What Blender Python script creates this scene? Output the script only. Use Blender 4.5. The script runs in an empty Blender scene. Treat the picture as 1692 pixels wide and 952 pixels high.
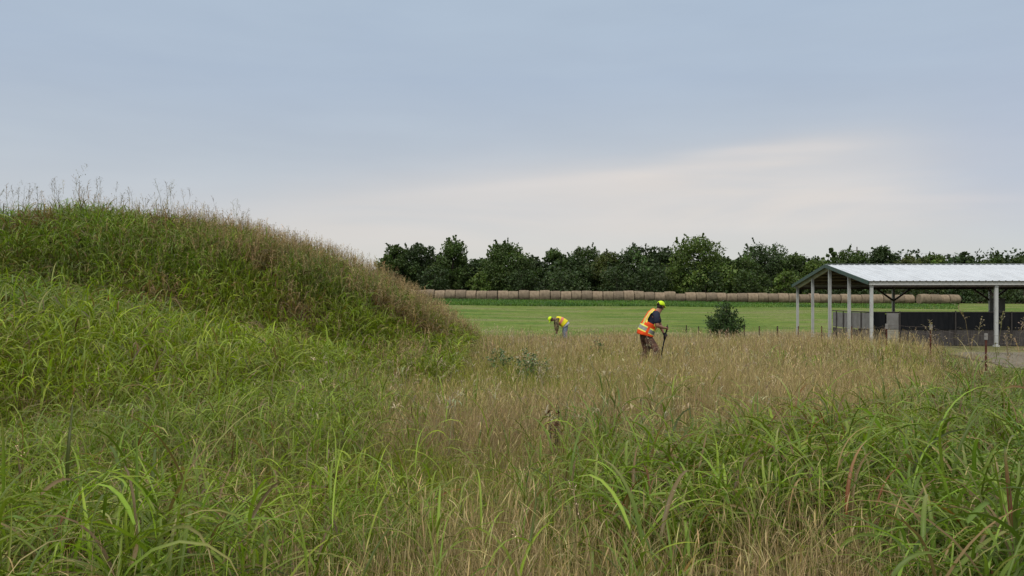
import bpy, bmesh, math, random
import numpy as np
from mathutils import Vector, Matrix

R = math.radians
rng = np.random.default_rng(7)
random.seed(7)
sc = bpy.context.scene
col = sc.collection

# ------------------------------------------------------------------ camera
CAMZ = 1.7
cam_d = bpy.data.cameras.new('camera')
cam = bpy.data.objects.new('camera', cam_d)
col.objects.link(cam)
cam.location = (0, 0, CAMZ)
cam.rotation_euler = (R(90), 0, 0)
cam_d.lens = 28.0
cam_d.sensor_width = 36.0
cam_d.shift_y = 16.0 / 1692
cam_d.clip_start = 0.05
cam_d.clip_end = 20000
sc.camera = cam
sc.render.resolution_x, sc.render.resolution_y = 1024, 576
sc.view_settings.view_transform = 'Standard'
sc.view_settings.look = 'None'
sc.view_settings.exposure = 0.3
sc.view_settings.gamma = 1.0
sc.cycles.max_bounces = 6
sc.cycles.diffuse_bounces = 3
sc.cycles.transparent_max_bounces = 4

# ------------------------------------------------------------------ sky + sun (overcast, soft)
SUN_EL, SUN_AZ = R(48), R(215)     # azimuth clockwise from +Y
w = bpy.data.worlds.new('World')
sc.world = w
w.use_nodes = True
nt = w.node_tree
N, L = nt.nodes, nt.links
N.clear()


def nd(t, **k):
    n = N.new(t)
    for a, v in k.items():
        setattr(n, a, v)
    return n


def ramp(stops, interp='LINEAR'):
    n = N.new('ShaderNodeValToRGB')
    cr = n.color_ramp
    cr.interpolation = interp
    while len(cr.elements) < len(stops):
        cr.elements.new(0.5)
    for e, (p, c) in zip(cr.elements, stops):
        e.position = p
        e.color = (*c, 1)
    return n


def mathn(op, a=None, b=None, clamp=False):
    n = N.new('ShaderNodeMath')
    n.operation = op
    n.use_clamp = clamp
    for i, v in enumerate((a, b)):
        if v is None:
            continue
        if isinstance(v, (int, float)):
            n.inputs[i].default_value = v
        else:
            L.new(v, n.inputs[i])
    return n.outputs[0]


def mixc(f, a, b, bt='MIX'):
    n = N.new('ShaderNodeMix')
    n.data_type = 'RGBA'
    n.blend_type = bt
    for i, v in ((0, f), (6, a), (7, b)):
        if isinstance(v, (int, float)):
            n.inputs[i].default_value = v
        elif isinstance(v, tuple):
            n.inputs[i].default_value = (*v, 1)
        else:
            L.new(v, n.inputs[i])
    return n.outputs[2]


tc = nd('ShaderNodeTexCoord')
sep = nd('ShaderNodeSeparateXYZ')
L.new(tc.outputs['Generated'], sep.inputs[0])
dx, dy, dz = sep.outputs
# overcast veil: colour by elevation (z = sine of elevation)
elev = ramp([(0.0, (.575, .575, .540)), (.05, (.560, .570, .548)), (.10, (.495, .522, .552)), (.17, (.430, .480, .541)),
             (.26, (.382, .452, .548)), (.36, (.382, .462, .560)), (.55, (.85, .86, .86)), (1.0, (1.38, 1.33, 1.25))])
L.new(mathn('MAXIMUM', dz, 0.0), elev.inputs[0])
# long flat cloud streaks
mp = nd('ShaderNodeMapping')
mp.inputs['Scale'].default_value = (1.0, 1.0, 5.5)
mp.inputs['Rotation'].default_value = (0, R(-5), 0)
L.new(tc.outputs['Generated'], mp.inputs[0])
n1 = nd('ShaderNodeTexNoise')
n1.inputs['Scale'].default_value = 2.1
n1.inputs['Detail'].default_value = 5
n1.inputs['Roughness'].default_value = .5
n1.inputs['Distortion'].default_value = .5
L.new(mp.outputs[0], n1.inputs['Vector'])
cl = ramp([(.36, (0, 0, 0)), (.62, (1, 1, 1))], 'EASE')
L.new(n1.outputs[0], cl.inputs[0])
# the thin, warm band of lit cloud low in front of the camera, rising to the right
axc = mathn('DIVIDE', dx, mathn('MAXIMUM', dy, 0.05))
azc = mathn('DIVIDE', dz, mathn('MAXIMUM', dy, 0.05))
bump = None


def band(cx, cz, sx, sz, tilt):
    u = mathn('SUBTRACT', axc, cx)
    v = mathn('SUBTRACT', mathn('SUBTRACT', azc, cz), mathn('MULTIPLY', u, tilt))
    q = mathn('ADD', mathn('POWER', mathn('ABSOLUTE', mathn('DIVIDE', u, sx)), 2.0),
              mathn('POWER', mathn('ABSOLUTE', mathn('DIVIDE', v, sz)), 2.0))
    return mathn('DIVIDE', 1.0, mathn('ADD', 1.0, mathn('MULTIPLY', q, q)))


b1 = band(.08, .105, .55, .062, .08)
b2 = band(.50, .112, .28, .026, .02)
b3 = band(.30, .175, .16, .018, .15)
wm = mathn('ADD', mathn('ADD', mathn('MULTIPLY', b1, .78), mathn('MULTIPLY', b2, .75)), mathn('MULTIPLY', b3, .5), True)
front = mathn('MULTIPLY', mathn('GREATER_THAN', dy, 0.05), wm)
warm = mathn('MULTIPLY', front, mathn('ADD', mathn('MULTIPLY', cl.outputs[0], .6), .4))
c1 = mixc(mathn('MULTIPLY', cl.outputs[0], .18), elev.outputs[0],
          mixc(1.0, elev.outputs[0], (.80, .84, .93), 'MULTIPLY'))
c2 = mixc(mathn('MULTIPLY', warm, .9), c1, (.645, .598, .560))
b5 = band(.33, .186, .11, .006, .05)
b6 = band(.10, .150, .20, .007, .09)
b7 = band(.54, .124, .13, .006, .0)
stk = mathn('MULTIPLY', mathn('ADD', mathn('ADD', b5, b6), b7, True), mathn('GREATER_THAN', dy, 0.05))
c2 = mixc(mathn('MULTIPLY', stk, .24), c2, (.72, .65, .60))
b4 = band(.66, .18, .14, .11, 0.0)
c2 = mixc(mathn('MULTIPLY', mathn('MULTIPLY', b4, mathn('GREATER_THAN', dy, .05)), .35), c2, (.36, .42, .56))
n2 = nd('ShaderNodeTexNoise')
n2.inputs['Scale'].default_value = 6
n2.inputs['Detail'].default_value = 6
L.new(mp.outputs[0], n2.inputs['Vector'])
c3 = mixc(.05, c2, n2.outputs[0], 'OVERLAY')
sky = nd('ShaderNodeTexSky', sky_type='NISHITA', sun_disc=False)
sky.sun_elevation = SUN_EL
sky.sun_rotation = SUN_AZ
bg1 = nd('ShaderNodeBackground')
bg1.inputs[1].default_value = 0.05
L.new(sky.outputs[0], bg1.inputs[0])
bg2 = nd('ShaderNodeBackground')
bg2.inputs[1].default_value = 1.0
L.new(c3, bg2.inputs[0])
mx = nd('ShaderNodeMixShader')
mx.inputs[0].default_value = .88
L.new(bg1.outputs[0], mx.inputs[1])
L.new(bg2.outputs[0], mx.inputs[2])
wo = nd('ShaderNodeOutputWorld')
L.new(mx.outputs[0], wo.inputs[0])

sun_d = bpy.data.lights.new('sun', 'SUN')
sun_d.energy = 1.5
sun_d.angle = R(25)
sun_d.color = (1.0, .95, .88)
sun = bpy.data.objects.new('sun', sun_d)
col.objects.link(sun)
sd = Vector((math.sin(SUN_AZ) * math.cos(SUN_EL), math.cos(SUN_AZ) * math.cos(SUN_EL), math.sin(SUN_EL)))
sun.rotation_euler = sd.to_track_quat('Z', 'Y').to_euler()


# ------------------------------------------------------------------ helpers
def tag(o, label=None, cat=None, group=None, kind=None):
    if label:
        o['label'] = label
    if cat:
        o['category'] = cat
    if group:
        o['group'] = group
    if kind:
        o['kind'] = kind
    return o


def empty(name, loc, rz=0.0):
    o = bpy.data.objects.new(name, None)
    col.objects.link(o)
    o.location = loc
    o.rotation_euler = (0, 0, rz)
    o.empty_display_size = .2
    return o


def link(name, me, parent=None, mats=()):
    o = bpy.data.objects.new(name, me)
    col.objects.link(o)
    for m in mats:
        if m.name not in [x.name for x in me.materials if x]:
            me.materials.append(m)
    if parent:
        o.parent = parent
    return o


def np_mesh(name, V, F, colr=None, mat_idx=None, smooth=False):
    """V (n,3), F (m,4) or (m,3)"""
    me = bpy.data.meshes.new(name)
    k = F.shape[1]
    me.vertices.add(len(V))
    me.vertices.foreach_set('co', np.ascontiguousarray(V, dtype=np.float32).ravel())
    me.loops.add(F.size)
    me.loops.foreach_set('vertex_index', np.ascontiguousarray(F, dtype=np.int32).ravel())
    me.polygons.add(len(F))
    me.polygons.foreach_set('loop_start', np.arange(0, F.size, k, dtype=np.int32))
    me.polygons.foreach_set('loop_total', np.full(len(F), k, dtype=np.int32))
    if mat_idx is not None:
        me.polygons.foreach_set('material_index', mat_idx.astype(np.int32))
    if smooth:
        me.polygons.foreach_set('use_smooth', np.ones(len(F), dtype=bool))
    me.update(calc_edges=True)
    if colr is not None:
        a = me.color_attributes.new('tint', 'FLOAT_COLOR', 'POINT')
        c4 = np.ones((len(V), 4), dtype=np.float32)
        c4[:, :3] = colr
        a.data.foreach_set('color', c4.ravel())
    return me


class MB:
    """collects boxes, tubes and lofts into one mesh"""

    def __init__(s):
        s.v, s.f, s.m = [], [], []
        s.mi = 0

    def add(s, vs, fs, mi=None):
        b = len(s.v)
        s.v += [tuple(v) for v in vs]
        s.f += [tuple(b + i for i in f) for f in fs]
        if mi is None:
            s.m += [s.mi] * len(fs)
        elif isinstance(mi, int):
            s.m += [mi] * len(fs)
        else:
            s.m += list(mi)

    def box(s, c, d, M=None):
        x, y, z = (q / 2 for q in d)
        vs = [Vector((sx * x, sy * y, sz * z)) for sx in (-1, 1) for sy in (-1, 1) for sz in (-1, 1)]
        if M is not None:
            vs = [M @ v for v in vs]
        vs = [v + Vector(c) for v in vs]
        s.add(vs, [(0, 1, 3, 2), (4, 6, 7, 5), (0, 4, 5, 1), (2, 3, 7, 6), (0, 2, 6, 4), (1, 5, 7, 3)])

    def beam(s, a, b, wd, ht):
        a, b = Vector(a), Vector(b)
        d = b - a
        q = d.to_track_quat('X', 'Z').to_matrix()
        s.box((a + b) / 2, (d.length, wd, ht), q)

    def tube(s, pts, rad, n=8, cap=True):
        pts = [Vector(p) for p in pts]
        rad = [rad] * len(pts) if isinstance(rad, (int, float)) else rad
        vs, fs = [], []
        for i, p in enumerate(pts):
            t = (pts[min(i + 1, len(pts) - 1)] - pts[max(i - 1, 0)]).normalized()
            up = Vector((0, 0, 1)) if abs(t.z) < .95 else Vector((1, 0, 0))
            u = t.cross(up).normalized()
            v = t.cross(u)
            for k in range(n):
                a = 2 * math.pi * k / n
                vs.append(p + (u * math.cos(a) + v * math.sin(a)) * rad[i])
        for i in range(len(pts) - 1):
            for k in range(n):
                fs.append((i * n + k, i * n + (k + 1) % n, (i + 1) * n + (k + 1) % n, (i + 1) * n + k))
        if cap:
            fs.append(tuple(range(n))[::-1])
            fs.append(tuple((len(pts) - 1) * n + k for k in range(n)))
        s.add(vs, fs)

    def mesh(s, name, smooth=False, recalc=True):
        me = bpy.data.meshes.new(name)
        me.from_pydata(s.v, [], s.f)
        me.polygons.foreach_set('material_index', s.m)
        if smooth:
            me.polygons.foreach_set('use_smooth', [True] * len(s.f))
        me.update()
        if recalc:
            bm = bmesh.new()
            bm.from_mesh(me)
            bmesh.ops.recalc_face_normals(bm, faces=bm.faces)
            bm.to_mesh(me)
            bm.free()
        return me

    def build(s, name, mat, parent=None, smooth=False):
        mats = mat if isinstance(mat, (list, tuple)) else [mat]
        return link(name, s.mesh(name, smooth), parent, mats)


def material(name, base, rough=.7, spec=.3, noise=None, scale=5, detail=4, metallic=0.0, bump=0.0, coords='Object',
             stretch=(1, 1, 1), mix_lo=.35, mix_hi=.65, bscale=None):
    m = bpy.data.materials.new(name)
    m.use_nodes = True
    t = m.node_tree
    b = t.nodes['Principled BSDF']
    b.inputs['Roughness'].default_value = rough
    b.inputs['Specular IOR Level'].default_value = spec
    b.inputs['Metallic'].default_value = metallic
    b.inputs['Base Color'].default_value = (*base, 1)
    if noise is not None or bump:
        tcn = t.nodes.new('ShaderNodeTexCoord')
        mpn = t.nodes.new('ShaderNodeMapping')
        mpn.inputs['Scale'].default_value = stretch
        t.links.new(tcn.outputs[coords], mpn.inputs[0])
        nn = t.nodes.new('ShaderNodeTexNoise')
        nn.inputs['Scale'].default_value = scale
        nn.inputs['Detail'].default_value = detail
        nn.inputs['Roughness'].default_value = .6
        t.links.new(mpn.outputs[0], nn.inputs['Vector'])
        if noise is not None:
            cr = t.nodes.new('ShaderNodeValToRGB')
            cr.color_ramp.elements[0].position = mix_lo
            cr.color_ramp.elements[1].position = mix_hi
            cr.color_ramp.elements[0].color = (*base, 1)
            cr.color_ramp.elements[1].color = (*noise, 1)
            t.links.new(nn.outputs[0], cr.inputs[0])
            t.links.new(cr.outputs[0], b.inputs['Base Color'])
        if bump:
            bn = t.nodes.new('ShaderNodeBump')
            bn.inputs['Strength'].default_value = bump
            bn.inputs['Distance'].default_value = .02
            src = nn
            if bscale:
                src = t.nodes.new('ShaderNodeTexNoise')
                src.inputs['Scale'].default_value = bscale
                src.inputs['Detail'].default_value = 5
                t.links.new(mpn.outputs[0], src.inputs['Vector'])
            t.links.new(src.outputs[0], bn.inputs['Height'])
            t.links.new(bn.outputs[0], b.inputs['Normal'])
    return m


def leaf_material(name, rough=.5, spec=.35, trans=.35, tgain=(1.0, 1.15, .6)):
    """colour comes from each blade's own tint"""
    m = bpy.data.materials.new(name)
    m.use_nodes = True
    t = m.node_tree
    b = t.nodes['Principled BSDF']
    out = t.nodes['Material Output']
    b.inputs['Roughness'].default_value = rough
    b.inputs['Specular IOR Level'].default_value = spec
    at = t.nodes.new('ShaderNodeAttribute')
    at.attribute_name = 'tint'
    t.links.new(at.outputs['Color'], b.inputs['Base Color'])
    tr = t.nodes.new('ShaderNodeBsdfTranslucent')
    mu = t.nodes.new('ShaderNodeMix')
    mu.data_type = 'RGBA'
    mu.blend_type = 'MULTIPLY'
    mu.inputs[0].default_value = 1
    mu.inputs[7].default_value = (*tgain, 1)
    t.links.new(at.outputs['Color'], mu.inputs[6])
    t.links.new(mu.outputs[2], tr.inputs[0])
    ms = t.nodes.new('ShaderNodeMixShader')
    ms.inputs[0].default_value = trans
    t.links.new(b.outputs[0], ms.inputs[1])
    t.links.new(tr.outputs[0], ms.inputs[2])
    t.links.new(ms.outputs[0], out.inputs[0])
    return m


# value noise on world x,y
_NT = rng.random((256, 256))


def vnoise(x, y, s, seed=0):
    x = np.asarray(x, float) / s + seed * 17.3 + 500
    y = np.asarray(y, float) / s + seed * 31.7 + 500
    xi, yi = np.floor(x).astype(int), np.floor(y).astype(int)
    fx, fy = x - xi, y - yi
    fx, fy = fx * fx * (3 - 2 * fx), fy * fy * (3 - 2 * fy)
    a = _NT[xi % 256, yi % 256]
    b = _NT[(xi + 1) % 256, yi % 256]
    c = _NT[xi % 256, (yi + 1) % 256]
    d = _NT[(xi + 1) % 256, (yi + 1) % 256]
    return (a * (1 - fx) + b * fx) * (1 - fy) + (c * (1 - fx) + d * fx) * fy


def sstep(e0, e1, x):
    t = np.clip((x - e0) / (e1 - e0), 0, 1)
    return t * t * (3 - 2 * t)


# ------------------------------------------------------------------ terrain
MX = [-60, -30, -20, -14, -11, -8.5, -6.8, -5.2, -3.7, -2.2, -1.2, -.1, 1.2]
MZ = [1.2, 1.9, 2.5, 3.05, 3.42, 3.12, 2.66, 2.22, 1.62, .86, .30, .04, 0]
SX = [-60, -12, -8.5, -7, -5.5, -4, -2.6, -1.2]
SZ = [1.5, 1.55, 1.35, 1.12, .82, .45, .12, 0]
YY = [-3000, 0, 8, 16, 20, 26, 32, 38, 46, 58, 80, 116, 150, 400, 4000]
ZZ = [0, 0, 0, -.1, -.05, -.2, -.45, -.64, -.72, -.5, .05, 1.05, 1.5, 2.0, 2.0]


def T(x, y):
    x = np.asarray(x, float)
    y = np.asarray(y, float)
    z = np.interp(y, YY, ZZ)
    z = (z + np.interp(y - 1.5, YY, ZZ) + np.interp(y + 1.5, YY, ZZ)) / 3
    z = z - .0085 * np.clip(x - 22, -80, 90) * sstep(60, 116, y)
    barn = sstep(11.5, 15, x) * sstep(30, 34, y) * (1 - sstep(54, 62, y)) * (1 - sstep(60, 70, x))
    z = z * (1 - barn) + (-.64) * barn
    fs = 4.2 * sstep(-7, -1.5, x)
    g = sstep(12.8 + fs, 20.4 + fs * .35, y) * (1 - sstep(22.5 + fs * .3, 34, y))
    m = np.interp(x, MX, MZ) * g
    s = np.interp(x, SX, SZ) * sstep(6.5, 11.8, y) * (1 - .75 * sstep(12.2, 15.5, y)) * (1 - sstep(20, 26, y))
    hill = np.where(m > s, m + .25 * s * np.exp(-(m - s) * 2), s + .25 * m * np.exp(-(s - m) * 2))
    z = z - .30 * sstep(4, 9.5, x) * sstep(7, 13, y) * (1 - sstep(21, 28, y))
    near = (1 - sstep(40, 70, y))
    z = z + hill + near * (vnoise(x, y, 2.2, 1) - .5) * .14 + (vnoise(x, y, 14, 2) - .5) * .22 * sstep(22, 50, y) * (1 - barn)
    return z


def axis(a, b, near, step, grow):
    """coordinates from -a..b, fine around 0"""
    def side(lim):
        out, x, s = [], 0.0, step
        while x < lim:
            x += s
            if x > near:
                s *= grow
            out.append(min(x, lim))
        return out
    return np.array([-q for q in side(a)][::-1] + [0.0] + side(b))


gx = axis(4000, 4000, 26, .5, 1.09)
gy = np.concatenate([-axis(0, 600, 4, 1, 1.25)[1:][::-1], axis(0, 6000, 62, .5, 1.05)])
GX, GY = np.meshgrid(gx, gy, indexing='ij')
GV = np.stack([GX, GY, T(GX, GY)], -1).reshape(-1, 3)
nx, ny = len(gx), len(gy)
ii, jj = np.meshgrid(np.arange(nx - 1), np.arange(ny - 1), indexing='ij')
GF = np.stack([ii * ny + jj, (ii + 1) * ny + jj, (ii + 1) * ny + jj + 1, ii * ny + jj + 1], -1).reshape(-1, 4)
m_soil = material('soil_thatch', (.045, .034, .02), .95, .1, noise=(.095, .075, .045), scale=3.0, detail=8, bump=.6)
tag(link('ground', np_mesh('ground', GV, GF, smooth=True), None, [m_soil]), kind='structure')


def sheet(name, x0, x1, y0, y1, st, dz, mat, inside=None):
    xs, ys = np.arange(x0, x1 + .01, st), np.arange(y0, y1 + .01, st)
    X, Y = np.meshgrid(xs, ys, indexing='ij')
    V = np.stack([X, Y, T(X, Y) + dz], -1).reshape(-1, 3)
    a, b = len(xs), len(ys)
    i, j = np.meshgrid(np.arange(a - 1), np.arange(b - 1), indexing='ij')
    F = np.stack([i * b + j, (i + 1) * b + j, (i + 1) * b + j + 1, i * b + j + 1], -1).reshape(-1, 4)
    if inside is not None:
        c = V[F].mean(1)
        F = F[inside(c[:, 0], c[:, 1])]
    return tag(link(name, np_mesh(name, V, F, smooth=True), None, [mat]), kind='structure')


# mown hay field: colour patches of the grass itself
m_field = bpy.data.materials.new('mown_grass')
m_field.use_nodes = True
t = m_field.node_tree
b = t.nodes['Principled BSDF']
b.inputs['Roughness'].default_value = .9
b.inputs['Specular IOR Level'].default_value = .1
tcn = t.nodes.new('ShaderNodeTexCoord')
ns = []
for s_, st_, d_ in ((.09, (1, 2.6, 1), 5), (1.6, (1, 1, 1), 8)):
    mpn = t.nodes.new('ShaderNodeMapping')
    mpn.inputs['Scale'].default_value = st_
    t.links.new(tcn.outputs['Object'], mpn.inputs[0])
    q = t.nodes.new('ShaderNodeTexNoise')
    q.inputs['Scale'].default_value = s_
    q.inputs['Detail'].default_value = d_
    q.inputs['Roughness'].default_value = .65
    t.links.new(mpn.outputs[0], q.inputs['Vector'])
    ns.append(q)
cr = t.nodes.new('ShaderNodeValToRGB')
els = cr.color_ramp.elements
els[0].position, els[0].color = .38, (.070, .125, .018, 1)
els[1].position, els[1].color = .60, (.150, .160, .060, 1)
e = els.new(.5)
e.color = (.115, .160, .028, 1)
t.links.new(ns[0].outputs[0], cr.inputs[0])
mm = t.nodes.new('ShaderNodeMix')
mm.data_type = 'RGBA'
mm.blend_type = 'OVERLAY'
mm.inputs[0].default_value = .8
t.links.new(cr.outputs[0], mm.inputs[6])
t.links.new(ns[1].outputs[0], mm.inputs[7])
t.links.new(mm.outputs[2], b.inputs['Base Color'])
sheet('mown_field', -70, 130, 39, 122, 1.0, .03, m_field,
      lambda x, y: (y > 41 + 1.5 * (vnoise(x, y, 4, 3) - .5)) & ~((x > 14) & (x < 60) & (y > 36) & (y < 53)))
m_gravel = material('gravel', (.115, .100, .072), .95, .1, noise=(.185, .165, .125), scale=9, detail=8, bump=.8)
m_lawn = material('worn_lawn', (.10, .115, .04), .95, .1, noise=(.19, .165, .085), scale=.8, detail=8, bump=.6)
sheet('worn_lawn', 12.8, 48, 19.5, 54, .5, .03, m_lawn)
sheet('gravel_drive', 13.2, 48, 20, 32.0, .25, .05, m_gravel,
      lambda x, y: (y > 20.6 + .6 * vnoise(x, y, 1.3, 4)) & (y < 27.2 + .9 * vnoise(x, y, 1.1, 5)) & (x > 13.5 + 1.6 * vnoise(x, y, 1.2, 6) + np.maximum(0, y - 26) * .35))

# ------------------------------------------------------------------ grass generators


def ribbons(base, az, el, bend, length, width, colr, segs=5, across=2, drift=None, pw=1.3, tipcol=None, twist=None,
            profile='leaf', fold=.25):
    """grow every blade as a curved strip: returns V, F, C"""
    n = len(base)
    S = segs + 1
    s = np.linspace(0, 1, S)
    sm = (s[:-1] + s[1:]) / 2
    elv = el[:, None] - bend[:, None] * sm[None] ** pw
    azv = az[:, None] + (0 if drift is None else drift[:, None] * sm[None])
    st = np.stack([np.cos(elv) * np.cos(azv), np.cos(elv) * np.sin(azv), np.sin(elv)], -1) * (length / segs)[:, None, None]
    P = np.concatenate([np.zeros((n, 1, 3)), np.cumsum(st, 1)], 1) + base[:, None]
    azp = np.concatenate([azv[:, :1] if azv.shape[1] == segs else np.repeat(az[:, None], 1, 1), azv], 1) \
        if azv.shape[1] == segs else np.repeat(az[:, None], S, 1)
    elp = np.concatenate([elv[:, :1], elv], 1)
    side = np.stack([-np.sin(azp), np.cos(azp), np.zeros_like(azp)], -1)
    nor = np.stack([-np.sin(elp) * np.cos(azp), -np.sin(elp) * np.sin(azp), np.cos(elp)], -1)
    tw = (np.zeros(n) if twist is None else twist)[:, None] * (.3 + s[None])
    sv = side * np.cos(tw)[..., None] + nor * np.sin(tw)[..., None]
    nv = nor * np.cos(tw)[..., None] - side * np.sin(tw)[..., None]
    if profile == 'leaf':
        wp = np.minimum(1, .45 + s * 3) * np.clip(1 - s, .02, 1) ** .62
    elif profile == 'stem':
        wp = 1 - .55 * s
    else:
        wp = np.sin(np.pi * np.clip(s * .9 + .08, 0, 1))
    hw = (width[:, None] * wp[None] / 2)[..., None]
    if across == 2:
        V = np.stack([P - sv * hw, P + sv * hw], 2)
    else:
        V = np.stack([P - sv * hw, P - nv * hw * fold * 2, P + sv * hw], 2)
    A = across
    V = V.reshape(-1, 3)
    k = np.arange(n)[:, None, None] * (S * A) + np.arange(segs)[None, :, None] * A + np.arange(A - 1)[None, None]
    F = np.stack([k, k + 1, k + A + 1, k + A], -1).reshape(-1, 4)
    C = np.repeat(colr[:, None], S, 1)
    if tipcol is not None:
        f = (s[None, :, None] ** 2.5)
        C = C * (1 - f) + tipcol[:, None] * f
    C = np.repeat(C[:, :, None], A, 2)
    if A == 3:
        C[:, :, 1] *= 1.22
    return V, F, C.reshape(-1, 3), P


class Heap:
    def __init__(s):
        s.V, s.F, s.C, s.n = [], [], [], 0

    def add(s, V, F, C, *_):
        s.V.append(V.astype(np.float32))
        s.F.append(F + s.n)
        s.C.append(C.astype(np.float32))
        s.n += len(V)

    def build(s, name, mat, parent=None, origin=None):
        V = np.concatenate(s.V)
        if origin is not None:
            V = V - np.array(origin, dtype=np.float32)
        me = np_mesh(name, V, np.concatenate(s.F), np.concatenate(s.C), smooth=True)
        return link(name, me, parent, [mat])


def jit(c, n, v=.25, h=.06):
    """n colours scattered round c"""
    c = np.asarray(c, float)
    if c.ndim == 1:
        c = np.repeat(c[None], n, 0)
    k = np.exp(rng.normal(0, v, (n, 1)))
    return np.clip(c * k * np.exp(rng.normal(0, h, (n, 3))), .002, .9)


def spots(n, y0, y1, p=1.0, extra=1.3, k=.68):
    """ground positions in the wedge seen from the road: Y density ~ Y^p"""
    u = rng.random(n)
    if abs(p + 1) < 1e-3:
        y = y0 * (y1 / y0) ** u
    else:
        y = (y0 ** (p + 1) + u * (y1 ** (p + 1) - y0 ** (p + 1))) ** (1 / (p + 1))
    x = rng.uniform(-1, 1, n) * (k * y + extra)
    return x, y


# zones of vegetation, in bearing (X/Y) and distance; kinds: 0 broad green, 1 fine yellow-green, 2 tan
# (px, py) are bearings/depressions of the patch middles, converted to ground places
ZON = [
    # px, py, rx, ry, kind, weight
    (100, 650, 380, 110, 0, 2.2), (120, 840, 230, 90, 0, 2.2), (80, 672, 130, 22, 2, 2.2), (430, 760, 110, 50, 2, 1.6),
    (150, 935, 130, 30, 2, 1.4), (480, 620, 140, 60, 0, 2.0), (330, 700, 120, 40, 0, 1.5), (640, 580, 90, 24, 0, 1.6),
    (690, 628, 130, 26, 2, 3.0), (560, 780, 120, 60, 0, 1.3), (700, 820, 130, 70, 0, 1.1), (560, 900, 180, 70, 2, 1.7),
    (780, 720, 220, 38, 1, 2.6), (1020, 745, 120, 36, 1, 1.8), (900, 650, 200, 18, 2, 2.6), (1040, 612, 150, 20, 1, 3.4), (700, 600, 130, 16, 1, 2.2), (1180, 580, 160, 10, 1, 1.6),
    (880, 588, 110, 18, 1, 2.6), (1250, 620, 260, 55, 2, 3.4), (1000, 560, 300, 20, 2, 1.8), (1100, 670, 120, 24, 2, 2.6),
    (1480, 640, 160, 30, 1, 2.8), (1500, 610, 200, 24, 2, 1.4), (880, 850, 160, 90, 2, 2.6), (1330, 760, 220, 52, 0, 4.2), (1110, 780, 110, 45, 0, 1.3),
    (1620, 760, 110, 120, 0, 3.6), (1330, 890, 220, 60, 2, 2.8), (1120, 900, 120, 60, 2, 1.5), (1100, 880, 90, 50, 0, .8),
    (1640, 650, 100, 50, 0, 1.2), (1450, 700, 80, 30, 1, 1.5), (1630, 900, 120, 60, 0, 2.0), (760, 600, 120, 20, 1, 1.0), (1560, 690, 80, 40, 1, .8),
]
ZU = np.array([(z[0] - 846) / 1316 for z in ZON])
ZU_R = np.array([z[2] / 1316 for z in ZON])
ZV = np.array([(z[1] - 492) / 1316 for z in ZON])
ZV_R = np.array([z[3] / 1316 for z in ZON])
ZK = np.array([z[4] for z in ZON])
ZW = np.array([z[5] for z in ZON])


def zones(x, y):
    u = x / y
    v = (1.7 - (T(x, y) + .65)) / y + (vnoise(x, y, .9, 8) - .5) * .03
    u = u + (vnoise(x, y, .8, 9) - .5) * .08
    W = np.stack([.25 + 1.6 * vnoise(x, y, 1.3, 11) ** 3, .30 + 3.2 * vnoise(x, y, 1.6, 12) ** 3, .35 + 2.0 * vnoise(x, y, .9, 13) ** 3], -1)
    for a, ar, b_, br, k, wt in zip(ZU, ZU_R, ZV, ZV_R, ZK, ZW):
        W[:, k] += wt * np.exp(-((u - a) / ar) ** 2 - ((v - b_) / br) ** 2)
    W = W ** 1.7
    return W / W.sum(1, keepdims=True)


def hf(x, y):
    """grazed lower towards the yard at the right"""
    return 1 - .62 * sstep(.50, .58, x / y) * sstep(8.5, 16, y)


def on_mound(x, y):
    g = np.interp(x, MX, MZ) * sstep(13.8, 16, y)
    return (g > .28) & (y < 36)


def shelf(x, y):
    return (np.interp(x, SX, SZ) * sstep(7, 10, y) > .2) & ~on_mound(x, y) & (y < 15.5)


def keep_out(x, y):
    """mown ground, lawn and the workers' own spots stay free of tall growth"""
    k = (x > 14.2 + .8 * vnoise(x, y, 1.1, 77)) & (y > 24.0)
    k |= (x > 12.9 + .5 * vnoise(x, y, .7, 78)) & (y > 19.8) & (y <= 24.0)
    k |= ((x - 3.45) ** 2 + (y - 20) ** 2 < .16)
    k |= ((x - 2.75) ** 2 + (y - 40) ** 2 < .18)
    return k


# plants that other things need (each: x, y)
m_blade = leaf_material('grass_blade', .45, .32, .38)
m_dry = leaf_material('dry_grass', .7, .2, .25, (1, .95, .8))
m_fluff = leaf_material('seed_head', .8, .1, .3, (1, .95, .85))

G_BLUE = (.102, .165, .032)
G_MID = (.142, .198, .018)
G_BRIGHT = (.180, .240, .018)
G_YEL = (.235, .245, .028)
TAN = (.365, .292, .132)
PINK = (.298, .226, .116)
BROWN = (.155, .110, .050)


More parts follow.
